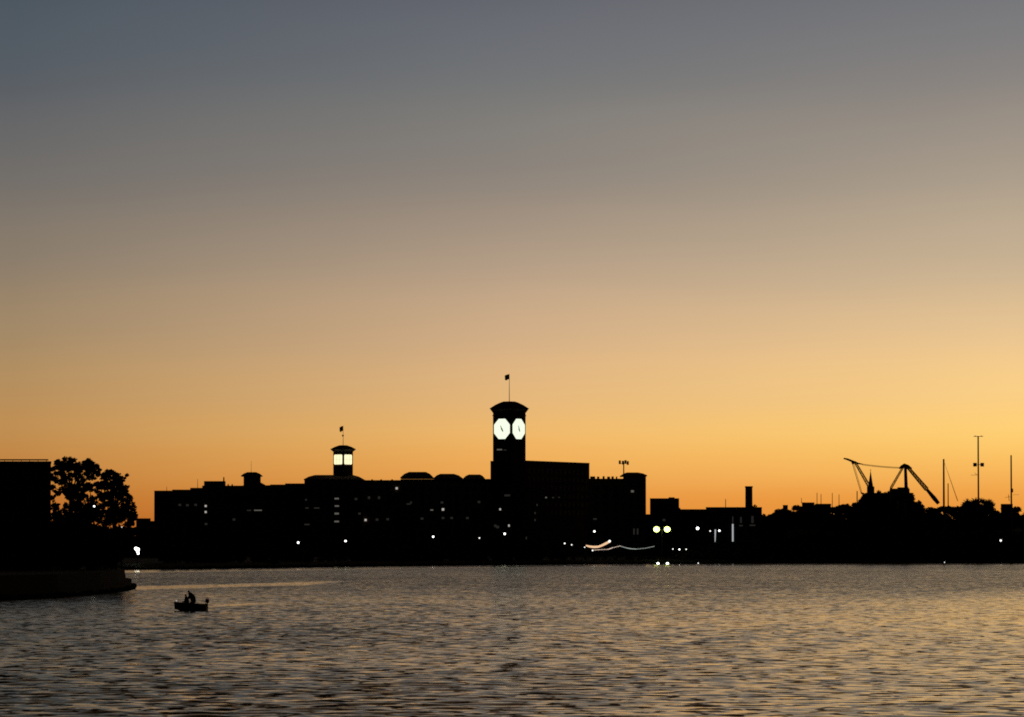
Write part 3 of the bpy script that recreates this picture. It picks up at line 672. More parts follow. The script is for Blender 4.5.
mast(978.7, 436, 496, 2180, .36, 'tallest mast, with a crossbar on top and two antenna boxes halfway', e2, 'antenna_mast')
def e3(r, Y):
    b = MB(); b.box((X(1012.6,Y),Y,Z(490.5,Y)), (.8,.7,2.0)); b.build('antenna_box', M['metal'], r)
    b = MB(); b.tube([at(1005,497.5,Y), at(1012,496.5,Y)], .08, 4); b.tube([at(1008.5,494.5,Y), at(1009.2,501,Y)], .14, 4); b.tube([at(1013,494.8,Y), at(1019,494.6,Y)], .06, 4); b.build('arm', M['metal'], r)
mast(1011.6, 455.2, 503, 2180, .36, 'mast with small side arms nearest the right edge', e3, 'antenna_mast')
mast(725.7, 499, 510, 2230, .17, 'thin lone pole left of the brick chimney')
for px, pt, lb in ((817.2,492.7,'leftmost thin pole of the four standing right of the flat-roofed house'),(821.2,494,'second thin pole, close to the leftmost of the four'),(832.5,492.8,'third thin pole, above the dip in the trees'),(839.2,494.4,'rightmost thin pole of the four, nearest the crane')):
    mast(px, pt, 505, 2240, .15, lb, group='thin poles left of the crane')
mast(857.3, 491, 505, 2235, .25, 'stubby pole at the left foot of the crane')

# ------------------------------------------------------------------ trees
def leaf_cloud(b, clumps, per, leaf, rnd):
    for (c0, rad, sq) in clumps:
        for k in range(int(per*rad*rad)):
            while True:
                v = Vector((rnd.uniform(-1,1), rnd.uniform(-1,1), rnd.uniform(-1,1)))
                if v.length <= 1: break
            v = v*(rad*(.55+.45*rnd.random())); v.z *= sq
            p = Vector(c0)+v; n1 = Vector((rnd.gauss(0,1),rnd.gauss(0,1),rnd.gauss(0,1))).normalized(); n2 = n1.orthogonal().normalized(); n3 = n1.cross(n2)
            s_ = leaf*rnd.uniform(.6,1.3); i = len(b.v)
            b.v += [p-n2*s_, p+n3*s_*.55, p+n2*s_, p-n3*s_*.55]; b.f.append((i,i+1,i+2,i+3))
def limbs(b, base, tips, r0, rnd, fork):
    b.tube([base-Vector((0,0,.6)), base.lerp(fork,.5)+Vector((rnd.uniform(-.2,.2),0,0)), fork], [r0*1.25, r0*.85, r0*.7], 8)
    for tp in tips:
        tp = Vector(tp); mid = fork.lerp(tp, .5)+Vector((rnd.uniform(-.5,.5), rnd.uniform(-.5,.5), rnd.uniform(0,.8)))
        b.tube([fork-Vector((0,0,.2)), mid, tp], [r0*.42, r0*.24, r0*.07], 5)
# shared far trees (a unit is a metre; crown centred over the trunk)
def far_tree_meshes(kind, seed):
    rnd = random.Random(seed); cl = []
    if kind == 'round':
        H = 12; R0 = 4.6
        for k in range(30):
            a = rnd.uniform(0, 6.28); q = math.sqrt(rnd.random())*R0*.8; z = .2+rnd.random()*10.4; q *= math.sqrt(max(.12, 1-((z-5.8)/6.0)**2)); cl.append(((q*math.cos(a), q*math.sin(a), z), rnd.uniform(1.1,2.0), .8))
        fork = Vector((0,0,3.4))
    elif kind == 'wide':
        H = 10
        for k in range(32):
            a = rnd.uniform(0, 6.28); q = math.sqrt(rnd.random())*5.2; cl.append(((q*math.cos(a), q*math.sin(a), 0.0+rnd.random()*8.0*(1-q/9)), rnd.uniform(1.1,1.9), .7))
        fork = Vector((0,0,2.6))
    else:
        H = 13
        for k in range(22):
            z = 2.4+k/22*9.8; q = (1-(z-2)/11.5)*2.6; a = rnd.uniform(0,6.28); cl.append(((q*.6*math.cos(a), q*.6*math.sin(a), z), max(.5, q*.75), .7))
        fork = Vector((0,0,6.0))
    cb_ = MB(); leaf_cloud(cb_, cl, 85, .42, rnd)
    tb = MB(); limbs(tb, Vector((0,0,0)), [c_[0] for c_ in cl[:9]], .32, rnd, fork)
    return tb.mesh('trunk', M['bark']), cb_.mesh('crown', M['needle'] if kind == 'cone' else M['leaf'])
KINDS = {('round',i): far_tree_meshes('round', 11+i) for i in range(3)}
KINDS.update({('wide',i): far_tree_meshes('wide', 31+i) for i in range(2)}); KINDS[('cone',0)] = far_tree_meshes('cone', 51)
HT = {'round': 12.0, 'wide': 9.2, 'cone': 12.6}
def far_tree(px, ptop, Y, kind, label, group=None, width=1.0, sink=0):
    sink = 1.6 if px > 700 else sink; zb = gz(px, Y)-sink; zt = Z(ptop, Y); s_ = (zt-zb)/HT[kind[0]]
    r = thing('tree', (X(px,Y),Y,zb), label, 'tree', group); r.rotation_euler.z = random.uniform(0,6.28)
    r.scale = (min(s_,1.25)*width, min(s_,1.25)*width, s_)
    for nm, me in zip(('trunk','crown'), KINDS[kind]):
        o = D.objects.new(nm, me); col.objects.link(o); o.parent = r
    return r
rk = random.Random(5)
# front row along the water from the near trees to the double lamp
for i, px in enumerate(range(166, 690, 11)):
    p_ = px+rk.uniform(-3,3); Y = shoreline(p_)+rk.uniform(14,40)
    kind = rk.choice([('round',0),('round',1),('wide',0),('wide',1),('round',2)])
    far_tree(p_, rk.uniform(542,550) if not 572 < p_ < 690 else rk.uniform(552,556), Y, kind, 'small dark tree in the unlit row along the shore below the factory', 'unlit trees along the shore below the factory', 1.25)
def skyline(px):
    S = [(680,508.8),(690,509.3),(715,510),(730,508.5),(745,506.5),(758,505.5),(766,507.5),(775,508.5),(790,507.5),(800,505),(815,504.5),(824,504.5),(832,507.5),(840,504.5),(848,503.2),(858,502),(866,497),(872,493),(885,493),(895,491),(905,492),(911,498),(918,505.5),(935,507),(950,503.5),(960,505),(972,500),(982,500),(992,505),(1003,507),(1030,507.5),(1080,506)]
    for (a, ya), (b_, yb) in zip(S, S[1:]):
        if a <= px <= b_: return ya+(yb-ya)*(px-a)/(b_-a)
    return 508
for row, (dY, drop) in enumerate(((22,34),(70,20),(125,7))):
    for i in range(30):
        px = 690+i*12.6+row*4+rk.uniform(-3,3)
        if 700 < px < 770 and row == 2: continue
        far_tree(px, min(skyline(px)+drop+rk.uniform(-3,3), 548) if px > 760 or row == 0 else 545, shoreline(px)+dY+rk.uniform(-6,6), rk.choice([('round',0),('round',1),('round',2),('wide',0),('wide',1),('cone',0)]),
                 'dark tree in the unlit wood on the far right shore', 'unlit trees of the far right shore', 1.15)
# the skyline row: every top follows the outline in the photograph
for i in range(62):
    px = 676+i*6.0+rk.uniform(-1.5,1.5)
    if 744 < px < 754: continue
    kd = rk.choice([('round',0),('round',1),('wide',1),('round',2),('wide',0)])
    far_tree(px, skyline(px)+rk.uniform(-1.4,.6), shoreline(px)+190+rk.uniform(-15,15), kd, 'treetop in the row that makes the dark skyline of the right shore', 'skyline trees of the right shore', 1.3)
for px, pt in ((861,497),(866,492.5),(870,490.5),(876,489.6),(886,491),(894,488.6),(911,494),(917,499)):
    far_tree(px, pt, 2215+rk.uniform(-10,10), rk.choice([('round',0),('round',1),('round',2)]), 'bushy tree in the dark clump at the foot of the crane', 'clump of trees at the foot of the crane', .7)
for px, pt in ((763,506.6),(768,508),(773,508.6),(779,508.2),(786,507.6),(793,507),(799,505.6)):
    far_tree(px, pt, 2190+rk.uniform(-8,8), ('wide',int(px)%2), 'treetop in the row that makes the dark skyline of the right shore', 'skyline trees of the right shore', 1.2)
far_tree(735, 505.8, 2240, ('wide',0), 'low spreading tree just left of the brick chimney'); far_tree(757.5, 504.2, 2240, ('round',1), 'rounded tree just right of the brick chimney', width=.8)
for px in (138, 149, 127, 132, 144, 154, 121): far_tree(px, 520.5, 1880, ('wide',1), 'tree on the far shore just right of the near trees', 'trees between the near trees and the factory', 1.3)
# spiky shrub-like tree below the tallest mast
zb = gz(979,2175); r = thing('spiky_tree', (X(979,2175),2175,zb), 'spiky-topped tree beneath the tallest mast', 'tree')
b = MB(); fk = Vector((X(979,2175),2175,Z(503.5,2175))); b.tube([Vector((fk.x,fk.y,zb-1)), fk], [.6,.4], 7); b.build('trunk', M['bark'], r)
b = MB(); rn = random.Random(3)
for hx in (968, 975, 982, 989):
    h0 = at(hx, 502.5+abs(hx-978)*.15, 2175)
    for k in range(38):
        a = rn.uniform(-.15, math.pi+.15); ln = rn.uniform(2.2,4.2)*(1 if 965 < hx < 990 else .8); yy = rn.uniform(-1.5,1.5)
        tip = h0+Vector((math.cos(a)*ln, yy, math.sin(a)*ln*.85-.15*ln*abs(math.cos(a)))); mid = h0.lerp(tip,.55)+Vector((0,0,.35))
        b.tube([h0, mid, tip], [.2,.16,.03], 4)
leaf_cloud(b, [(tuple(at(q,505,2175)),2.4,.6) for q in (967,973,979,985,992)], 40, .4, rn); b.build('crown', M['needle'], r)

# ------------------------------------------------------------------ lamps on the far shore
def lamp(px, py, Y, rad, label, mk='lampw', base=None, name='street_lamp', group=None, post=True):
    zb = gz(px, Y) if base is None else base; zh = Z(py, Y); x = X(px, Y)
    r = thing(name, (x,Y,zb), label, 'lamp', group)
    b = MB(); b.tube([(x,Y,zb-.3),(x,Y,zh-rad*.9)], [.13,.08], 6); b.build('post', M['metal'], r)
    b = MB(); b.ball((x,Y,zh), rad, 14, 10); g_ = b.build('globe', M[mk], r); smooth(g_)
    b = MB(); b.frustum((x,Y), zh+rad*.93, zh+rad*1.25, rad*.45, rad*.12, n=8); b.build('cap', M['metal'], r)
    return r
def front(px, d=45): return shoreline(px)+d
for px, py, d, rr, lb, mk in (
  (298.2,542.6,45,.42,'white globe lamp at the left foot of the lantern tower block','lampw'),
  (345.5,541,45,.40,'white globe lamp directly below the lantern tower','lampw'),
  (433.2,536.7,45,.42,'white globe lamp below the humped roofs','lampw'),
  (479.4,538,45,.30,'small white lamp just left of the clock tower foot','lampw2'),
  (504.7,533.8,45,.48,'bright white globe lamp at the foot of the clock tower','lampw'),
  (564.7,543.4,45,.36,'left of two faint lamps under the tall plain block','lampw2'),
  (571.7,544.8,45,.30,'right of two faint lamps under the tall plain block','lampw2'),
  (594.4,531.4,45,.46,'white globe lamp above the lit canopy','lampw'),
  (697.7,528.3,30,.72,'large white globe lamp right of the double lamp','lampw'),
  (710.2,531.0,30,.34,'small faint lamp left of the glowing tube column','lampw2'),
  (719.4,530.7,30,.48,'white lamp just right of the glowing tube column','lampw'),
  (672.9,549.0,16,.30,'leftmost of three low lights right of the double lamp','lampw2'),
  (679.4,549.4,16,.38,'middle and brightest of three low lights right of the double lamp','lampw'),
  (686.2,549.3,16,.30,'rightmost of three low lights right of the double lamp','lampw2'),
  (1000.8,540.5,30,.55,'pale lamp low on the far shore near the right edge','lampw2')):
    lamp(px, py, front(px,d), rr, lb, mk)
for px, lb in ((657.9,'left white light low at the waterline below the double lamp'),(667.4,'right white light low at the waterline below the double lamp')):
    lamp(px, 563.7, shoreline(px)-4, .62, lb, 'lampb', base=-1, name='waterline_glow')  # glowing balls put at the bright dots along the waterline
lamp(698.2, 563.2, shoreline(698)-3, .26, 'faint light at the waterline right of the pair', 'lampw2', base=-1, name='waterline_glow')
lamp(944.5+0, 562.3, shoreline(929)-2, .2, 'tiny light at the waterline below the crane', 'lampw2', base=-1, name='waterline_glow')
# double lamp
YD = front(662, 32); x = X(662,YD); zb = gz(662,YD); zh = Z(529.3,YD)
r = thing('double_street_lamp', (x,YD,zb), 'tall twin lamp with two large yellow-green glowing heads', 'lamp')
b = MB(); b.tube([(x,YD,zb-.3),(x,YD,zh)], [.24,.14], 8); b.build('post', M['metal'], r)
b = MB(); b.tube([(X(656.6,YD),YD,zh+.5),(x,YD,zh-.4),(X(667.2,YD),YD,zh+.5)], .1, 6); b.build('arm', M['metal'], r)
for px in (656.6, 667.2):
    b = MB(); b.ball((X(px,YD),YD,zh), 1.42, 16, 10, .92); smooth(b.build('lamp_head', M['lampg'], r))
# tube column light at x 715
YD2 = front(715,30)
r = thing('light_column', (X(715.4,YD2),YD2,gz(715,YD2)), 'upright glowing column between two small lamps', 'lamp')
b = MB(); b.tube([(X(715.4,YD2),YD2,gz(715,YD2)-.2),(X(715.4,YD2),YD2,Z(542,YD2))], .18, 8); b.build('post', M['metal'], r)
b = MB(); b.tube([(X(715.1,YD2),YD2,Z(541.8,YD2)),(X(715.4,YD2),YD2,Z(529.5,YD2))], [.18,.36], 8); b.build('tube', M['tube'], r)
# bright irregular lamp at the left
YA = front(137,12); r = thing('cluster_lamp', (X(137,YA),YA,gz(137,YA)), 'brilliant white cluster lamp on the far shore beside the near trees', 'lamp')
b = MB(); b.tube([(X(137.4,YA),YA,gz(137,YA)-.2),(X(137.4,YA),YA,Z(552,YA))], .12, 6); b.build('post', M['metal'], r)
for px, py, rr in ((136.0,548.6,.52),(138.0,549.4,.5),(138.2,553.4,.36),(137.6,551.2,.46)):
    b = MB(); b.ball((X(px,YA),YA,Z(py,YA)), rr, 12, 8); smooth(b.build('lamp_head', M['lampb'], r))
# lit canopy and string lights
YS_ = front(600,14)
def S(px, py, dy=0): return at(px, py, YS_+dy)
r = thing('lit_canopy', (X(597,YS_),YS_,gz(597,YS_)), 'long canopy with a warm lit rim curving up to the right on the shore', 'canopy')
rimA = [S(586,545.6),S(590,546.6,-.5),(S(594,547,-1)),S(598,546.8,-1),S(602,545.4,-.5),S(606,543.4),S(609,541.8,.5)]
rimB = [S(586,545.4),S(592,544.9,4),S(597,545.1,5),S(601,544.2,5),S(605,542.6,4),S(609,541.4,.5)]
b = MB(); b.tube(rimA, [.3,.46,.5,.48,.5,.55,.5], 8); b.build('light_rim', M['warm'], r)
M['warm2'] = mat('warm_light_strip_far', (.2,.2,.2), .5, emit=(1,.5,.25), emit_s=.35)
b = MB(); b.tube(rimB, .22, 6); b.build('light_rim', M['warm2'], r)
b = MB(); n_ = 6
ra = [rimA[i] for i in (0,1,3,4,5,6)]; zu = Vector((0,0,.7))
for i in range(n_-1):
    m0 = (ra[i]+rimB[i])/2+zu; m1 = (ra[i+1]+rimB[i+1])/2+zu
    b.poly([ra[i]+Vector((0,0,.52)), ra[i+1]+Vector((0,0,.52)), m1, m0], [(0,1,2,3)]); b.poly([m0, m1, rimB[i+1]+Vector((0,0,.3)), rimB[i]+Vector((0,0,.3))], [(0,1,2,3)])
cnp = b.build('roof', M['tent'], r); sm_ = cnp.modifiers.new('thickness', 'SOLIDIFY'); sm_.thickness = .08
for px in (587, 592, 598, 604, 608.6):
    q = S(px,545.5); b = MB(); b.tube([(q.x,q.y+.8,gz(px,YS_)-.2),(q.x,q.y+.8,q.z-.3)], .09, 6); b.build('post', M['metal'], r)
b = MB(); b.ball(S(609.6,541.2), .55, 10, 8); b.build('lamp_ball', M['lampw2'], r)
def string(pts, px_post, label, mk, n, rr):
    Q = [S(*p) for p in pts]; r = thing('string_lights', (Q[0].x,Q[0].y,gz(pts[0][0],YS_)), label, 'string lights')
    path = []
    for i in range(len(Q)-1):
        for k in range(4): path.append(Q[i].lerp(Q[i+1], k/4))
    path.append(Q[-1]); b = MB(); b.tube(path, .05, 4); b.build('cable', M['metal'], r)
    for k in range(n):
        t_ = k/(n-1)*(len(path)-1); i = min(int(t_), len(path)-2); q = path[i].lerp(path[i+1], t_-i)
        b = MB(); b.ball(q-Vector((0,0,.1)), rr, 8, 6); b.build('bulb', M[mk], r)
    for q in (Q[0], Q[-1]):
        b = MB(); b.tube([(q.x,q.y,gz(600,YS_)-.3),(q.x,q.y,q.z+.2)], .07, 5); b.build('post', M['metal'], r)
string([(592.8,549.9),(600,549.4),(608.2,549.1),(612.3,547.6),(619.8,545.8)], None, 'warm string of bulbs sagging below the lit canopy', 'bulb', 22, .2)
string([(620.3,545.9),(626.5,547.7),(631,548.5),(636.4,548.8),(645.5,548.0),(653.8,546.2)], None, 'dim greenish string of bulbs right of the lit canopy', 'bulbd', 30, .22)
lamp(592.6, 550.4, YS_-2, .34, 'small white light at the left end of the warm string of bulbs', 'lampw2')
lamp(584.7, 547.2, YS_-1, .26, 'faint light at the left tip of the lit canopy', 'lampw2')

# ------------------------------------------------------------------ near point of land at the left
pr = MB(); ptsq = [(-260,604.5),(-120,602.5),(0,600),(60,597.2),(105,593.5),(125,590.8),(132,589),(133,586.5)]
front_ = []
for px, py in ptsq:
    Y = shore_Y(py); front_.append((X(px,Y), Y))
back = [(X(131,735),735),(X(118,800),800),(X(60,860),860),(X(-400,900),900)]
outer = front_+back
def inset(ring, d):
    cx = sum(p[0] for p in ring)/len(ring)-20; cy = sum(p[1] for p in ring)/len(ring)+20; out = []
    for x_, y_ in ring:
        v = Vector((cx-x_, cy-y_)); L_ = v.length; out.append((x_+v.x/L_*d, y_+v.y/L_*d))
    return out
n = len(outer); r1 = inset(outer, .3); r2 = inset(outer, 2); 
pr.v = [Vector((x_,y_,-2)) for x_, y_ in outer]+[Vector((x_,y_,1.3)) for x_, y_ in r1]+[Vector((x_,y_,1.35)) for x_, y_ in r2]
for a in (0, n):
    for k in range(n): pr.f.append((a+k, a+(k+1)%n, a+n+(k+1)%n, a+n+k))
pr.f.append(tuple(2*n+k for k in range(n)))
struct('quay', pr, M['piling'])
up = MB(); ring = inset(outer, 1.5); ring2 = inset(outer, 1.9); n = len(ring)
up.v = [Vector((x_,y_,1.2)) for x_, y_ in ring]+[Vector((x_,y_,3.0)) for x_, y_ in ring2]
for k in range(n): up.f.append((k,(k+1)%n,n+(k+1)%n,n+k))
up.f.append(tuple(n+k for k in range(n))); struct('embankment', up, M['piling'])
# stones at the foot of the quay
rs = MB(); rq = random.Random(9)
for (xa, ya), (xb, yb) in zip(front_[1:], front_[2:]):
    L_ = math.hypot(xb-xa, yb-ya)
    for k in range(int(L_*1.2)+1):
        t_ = rq.random(); rs.ball((xa+(xb-xa)*t_+rq.uniform(-.2,.3), ya+(yb-ya)*t_-rq.uniform(0,1.2), rq.uniform(-.15,.35)), rq.uniform(.25,.6), 6, 5, .7)
tag(rs.build('quay_stones', M['stone']), 'low heap of stones along the foot of the near quay', 'stones', kind='stuff')
YN = 700.0
r = thing('dockside_building', (X(10,YN),YN,3), 'dark flat-roofed building with a roof rail at the left edge', 'building')
block(r, -75, YN, 50.6, YN, Z(463.4,YN), 26, m='brick2', zb=2.9, parapet=True)
b = MB(); zr = Z(459.8,YN)
b.tube([(X(-75,YN),YN+.6,zr),(X(47.5,YN),YN+.6,zr)], .12, 5)
for k in range(15): xx = X(-72+k*8.4,YN); b.tube([(xx,YN+.6,Z(462.6,YN)),(xx,YN+.6,zr)], .05, 5)
b.build('roof_rail', M['metal'], r)
b = MB(); b.box((X(14,YN),YN+8,Z(462.0,YN)), (5,4,.5)); b.build('roof_vent', M['metal'], r)
facade(r, X(-75,YN), YN, X(50.6,YN), YN, 3, Z(464,YN), wsize=(1.3,1.6), pitch_x=2.6, pitch_z=3.3, top=1.2, maxn=45)
# near trees
def near_tree(px, base_py, Y, clumps, trunk_r, label, mk, forkpy, seed, leaf=.2, per=230, name='tree'):
    rnd = random.Random(seed); base = at(px, 560, Y); base.z = 3.0
    r = thing(name, base, label, 'tree'); cl = []
    for (cx_, cy_, rp) in clumps:
        c0 = at(cx_, cy_, Y+rnd.uniform(-2.5,2.5)); cl.append((c0, rp*Y/F_PX, .8))
    b = MB(); fk = at(px+rnd.uniform(-2,2), forkpy, Y); limbs(b, base, [c_[0]+Vector((0,0,.2)) for c_ in cl], trunk_r, rnd, fk); b.build('trunk', M['bark'], r)
    b = MB(); sub = []
    for c0, rad, sq in cl:
        for k in range(12):
            v = Vector((rnd.gauss(0,.62), rnd.gauss(0,.8), rnd.gauss(0,.5)))*rad; sub.append((c0+v, rad*rnd.uniform(.42,.75), .75))
    leaf_cloud(b, sub, per, leaf, rnd); b.build('crown', M[mk], r)
    return r
near_tree(70, 570, 705, [(57,468,6),(62,464,5),(69,463,5),(77,463,5),(85,464.5,5),(92,466,5),(97,471,4),(54,478,4),(61,473,5),(72,470,7),(83,471,7),(91,475,5),(53,488,3),(60,483,4),(68,479,5),(79,479,5),(57,492,3.5),(66,490,4),(75,487,5)], .5, 'tall spreading tree beside the dark dockside building, sky showing through its crown', 'leaf2', 500, 21)
near_tree(114, 570, 712, [(105,476,5),(111,475,5),(117,476,5),(121,481,4.5),(104,484,5),(112,484,6.5),(120,488,5),(126,490,4),(106,493,5),(115,494,6),(123,497,5),(130,499,4),(133,507,4),(128,505,4),(103,502,5),(111,504,5),(133,513,3.5),(135,518,3),(107,512,5),(115,514,6),(123,511,6),(129,516,5),(119,520,6),(110,520,6),(129,523,5),(132,530,4),(125,505,4)], .45, 'lower rounded tree at the tip of the near point of land', 'leaf2', 510, 22)
near_tree(90, 570, 722, [(81,490,6),(90,486,6),(98,490,5),(84,499,7),(93,500,5),(77,503,6),(98,508,5),(88,509,6),(72,498,5),(68,507,5),(101,498,4),(76,512,6),(86,517,7),(96,516,6),(104,520,6),(70,520,6)], .45, 'dense tree filling the middle between the spreading tree and the rounded tree', 'leaf', 520, 23)
near_tree(58, 570, 695, [(56,506,4),(53,513,5),(61,516,5),(57,522,6),(52,498,3),(50,506,4)], .3, 'small bushy tree against the corner of the dockside building', 'leaf', 530, 24)
# clipped dark bushes along the embankment
def bush_mesh(seed):
    rnd = random.Random(seed); cl = [((rnd.uniform(-2.2,2.2), rnd.uniform(-1.5,1.5), rnd.uniform(.8,6.4)), rnd.uniform(1.0,1.6), .9) for _ in range(26)]
    b = MB(); leaf_cloud(b, cl, 120, .24, rnd); t_ = MB(); limbs(t_, Vector((0,0,0)), [c_[0] for c_ in cl[:10]], .14, rnd, Vector((0,0,1.2)))
    return t_.mesh('stem', M['bark']), b.mesh('foliage', M['leaf'])
BM = [bush_mesh(s_) for s_ in (61,62,63)]
for row in (0, 1, 2):
    for i in range(12 if row else 10):
        px = 4+i*12+rk.uniform(-3,3)+row*3; Y = (662, 685, 712)[row]+rk.uniform(-6,6)
        if px > 111: continue
        r = thing('bush', (X(px,Y),Y,2.9), 'tall dark bush in the thicket on the near embankment', 'bush', 'bushes on the near embankment')
        s_ = rk.uniform(.9,1.15)*(1.0,1.05,1.18)[row]
        if px > 105: s_ *= .82
        r.scale = (1.1,1,s_); r.rotation_euler.z = rk.uniform(0,6.28)
        st, fo = BM[(i+row) % 3]
        for nm, me in (('stem',st),('foliage',fo)):
            o = D.objects.new(nm, me); col.objects.link(o); o.parent = r
lamp(94, 506.3, 700, .16, 'small white lamp shining among the branches of the near trees', 'lampw', base=3.0)
lamp(121.6, 527.2, 720, .09, 'very faint glowing dot low in the rounded near tree', 'lampw2', base=3.0)  # tiny glowing ball set at a bright speck among the leaves

# ------------------------------------------------------------------ motor boat with two people
YBT = shore_Y(610.6); mpp = YBT/F_PX
boat = thing('motorboat', (X(190,YBT),YBT,0), 'small open motorboat carrying two people across the dark water', 'boat')
bx = X(190,YBT)
def bxy(px): return X(px,YBT)
ring_t, ring_b, ring_i = [], [], []; ns_ = 12
xb, xs_ = bxy(174.2), bxy(206.5)          # bow at the left, stern at the right
Lb = xs_-xb
secs = []
for i in range(ns_+1):
    t_ = i/ns_; x_ = xb+Lb*t_; hw = .75*(math.sin(min(t_*1.9,1.57))**.7 if t_ > 0 else 0.02); zt = .62+.22*(1-t_)**2; keel = -.16+.35*(1-t_)**4
    secs.append((x_, hw, zt, keel))
b = MB()
for x_, hw, zt, keel in secs:
    b.v += [Vector((x_,YBT-hw,zt)), Vector((x_+.04,YBT-hw*.82,keel+.18)), Vector((x_+.05,YBT,keel)), Vector((x_+.04,YBT+hw*.82,keel+.18)), Vector((x_,YBT+hw,zt)),
            Vector((x_+.03,YBT+max(hw-.07,.005),zt-.01)), Vector((x_+.05,YBT+hw*.6,.12)), Vector((x_+.05,YBT-hw*.6,.12)), Vector((x_+.03,YBT-max(hw-.07,.005),zt-.01))]
for i in range(ns_):
    for k in range(9): a = i*9; b.f.append((a+k, a+(k+1)%9, a+9+(k+1)%9, a+9+k))
b.f.append(tuple(range(8,-1,-1))); b.f.append(tuple(ns_*9+k for k in range(9)))
b.build('hull', M['hull'], boat)
b = MB()
for sg in (-1, 1): b.tube([(x_,YBT+sg*hw,zt+.02) for x_, hw, zt, keel in secs], .04, 6)
b.build('gunwale', M['metal'], boat)
for px in (183.5, 193.5, 200):
    b = MB(); b.box((bxy(px),YBT,.42), (.26,1.15,.05)); b.build('bench', M['wood'], boat)
b = MB(); b.tube([(bxy(176.6),YBT,.78),(bxy(176.6),YBT,.98)], .02, 5); bl = b.build('bow_light_stem', M['metal'], boat)
b = MB(); b.ball((bxy(176.6),YBT-.02,1.0), .075, 8, 6); M['bow'] = mat('bow_light_glow', (.2,.2,.2), .5, emit=(1,.95,.9), emit_s=.4); b.build('bow_light', M['bow'], boat)
mo = thing('outboard_motor', (bxy(207.5),YBT,.5), 'dark outboard motor clamped to the stern of the small boat', 'outboard motor')
b = MB(); x_ = bxy(207.4)
b.frustum((x_,YBT), .78, .92, (.16,.13), (.2,.16)); b.frustum((x_,YBT), .92, 1.12, (.2,.16), (.17,.14)); b.frustum((x_,YBT), 1.12, 1.2, (.17,.14), (.09,.08)); b.build('cowling', M['hull'], mo)
b = MB(); b.box((x_+.02,YBT,.32), (.12,.08,.95)); b.box((x_+.05,YBT,-.1), (.3,.22,.03)); b.build('shaft', M['metal'], mo)
b = MB(); b.box((x_-.17,YBT,.62), (.1,.24,.22)); b.build('clamp', M['metal'], mo)
b = MB(); b.tube([(x_-.15,YBT,.86),(x_-.62,YBT-.1,.98)], [.025,.02], 6); b.build('tiller', M['metal'], mo)
fuel = MB(); fuel.box((bxy(199),YBT-.2,.32), (.34,.3,.28)); fuel.box((bxy(199),YBT-.2,.49), (.12,.08,.05)); tag(fuel.build('fuel_can', M['jacket2']), 'small fuel can on the floor near the stern of the boat', 'fuel can')

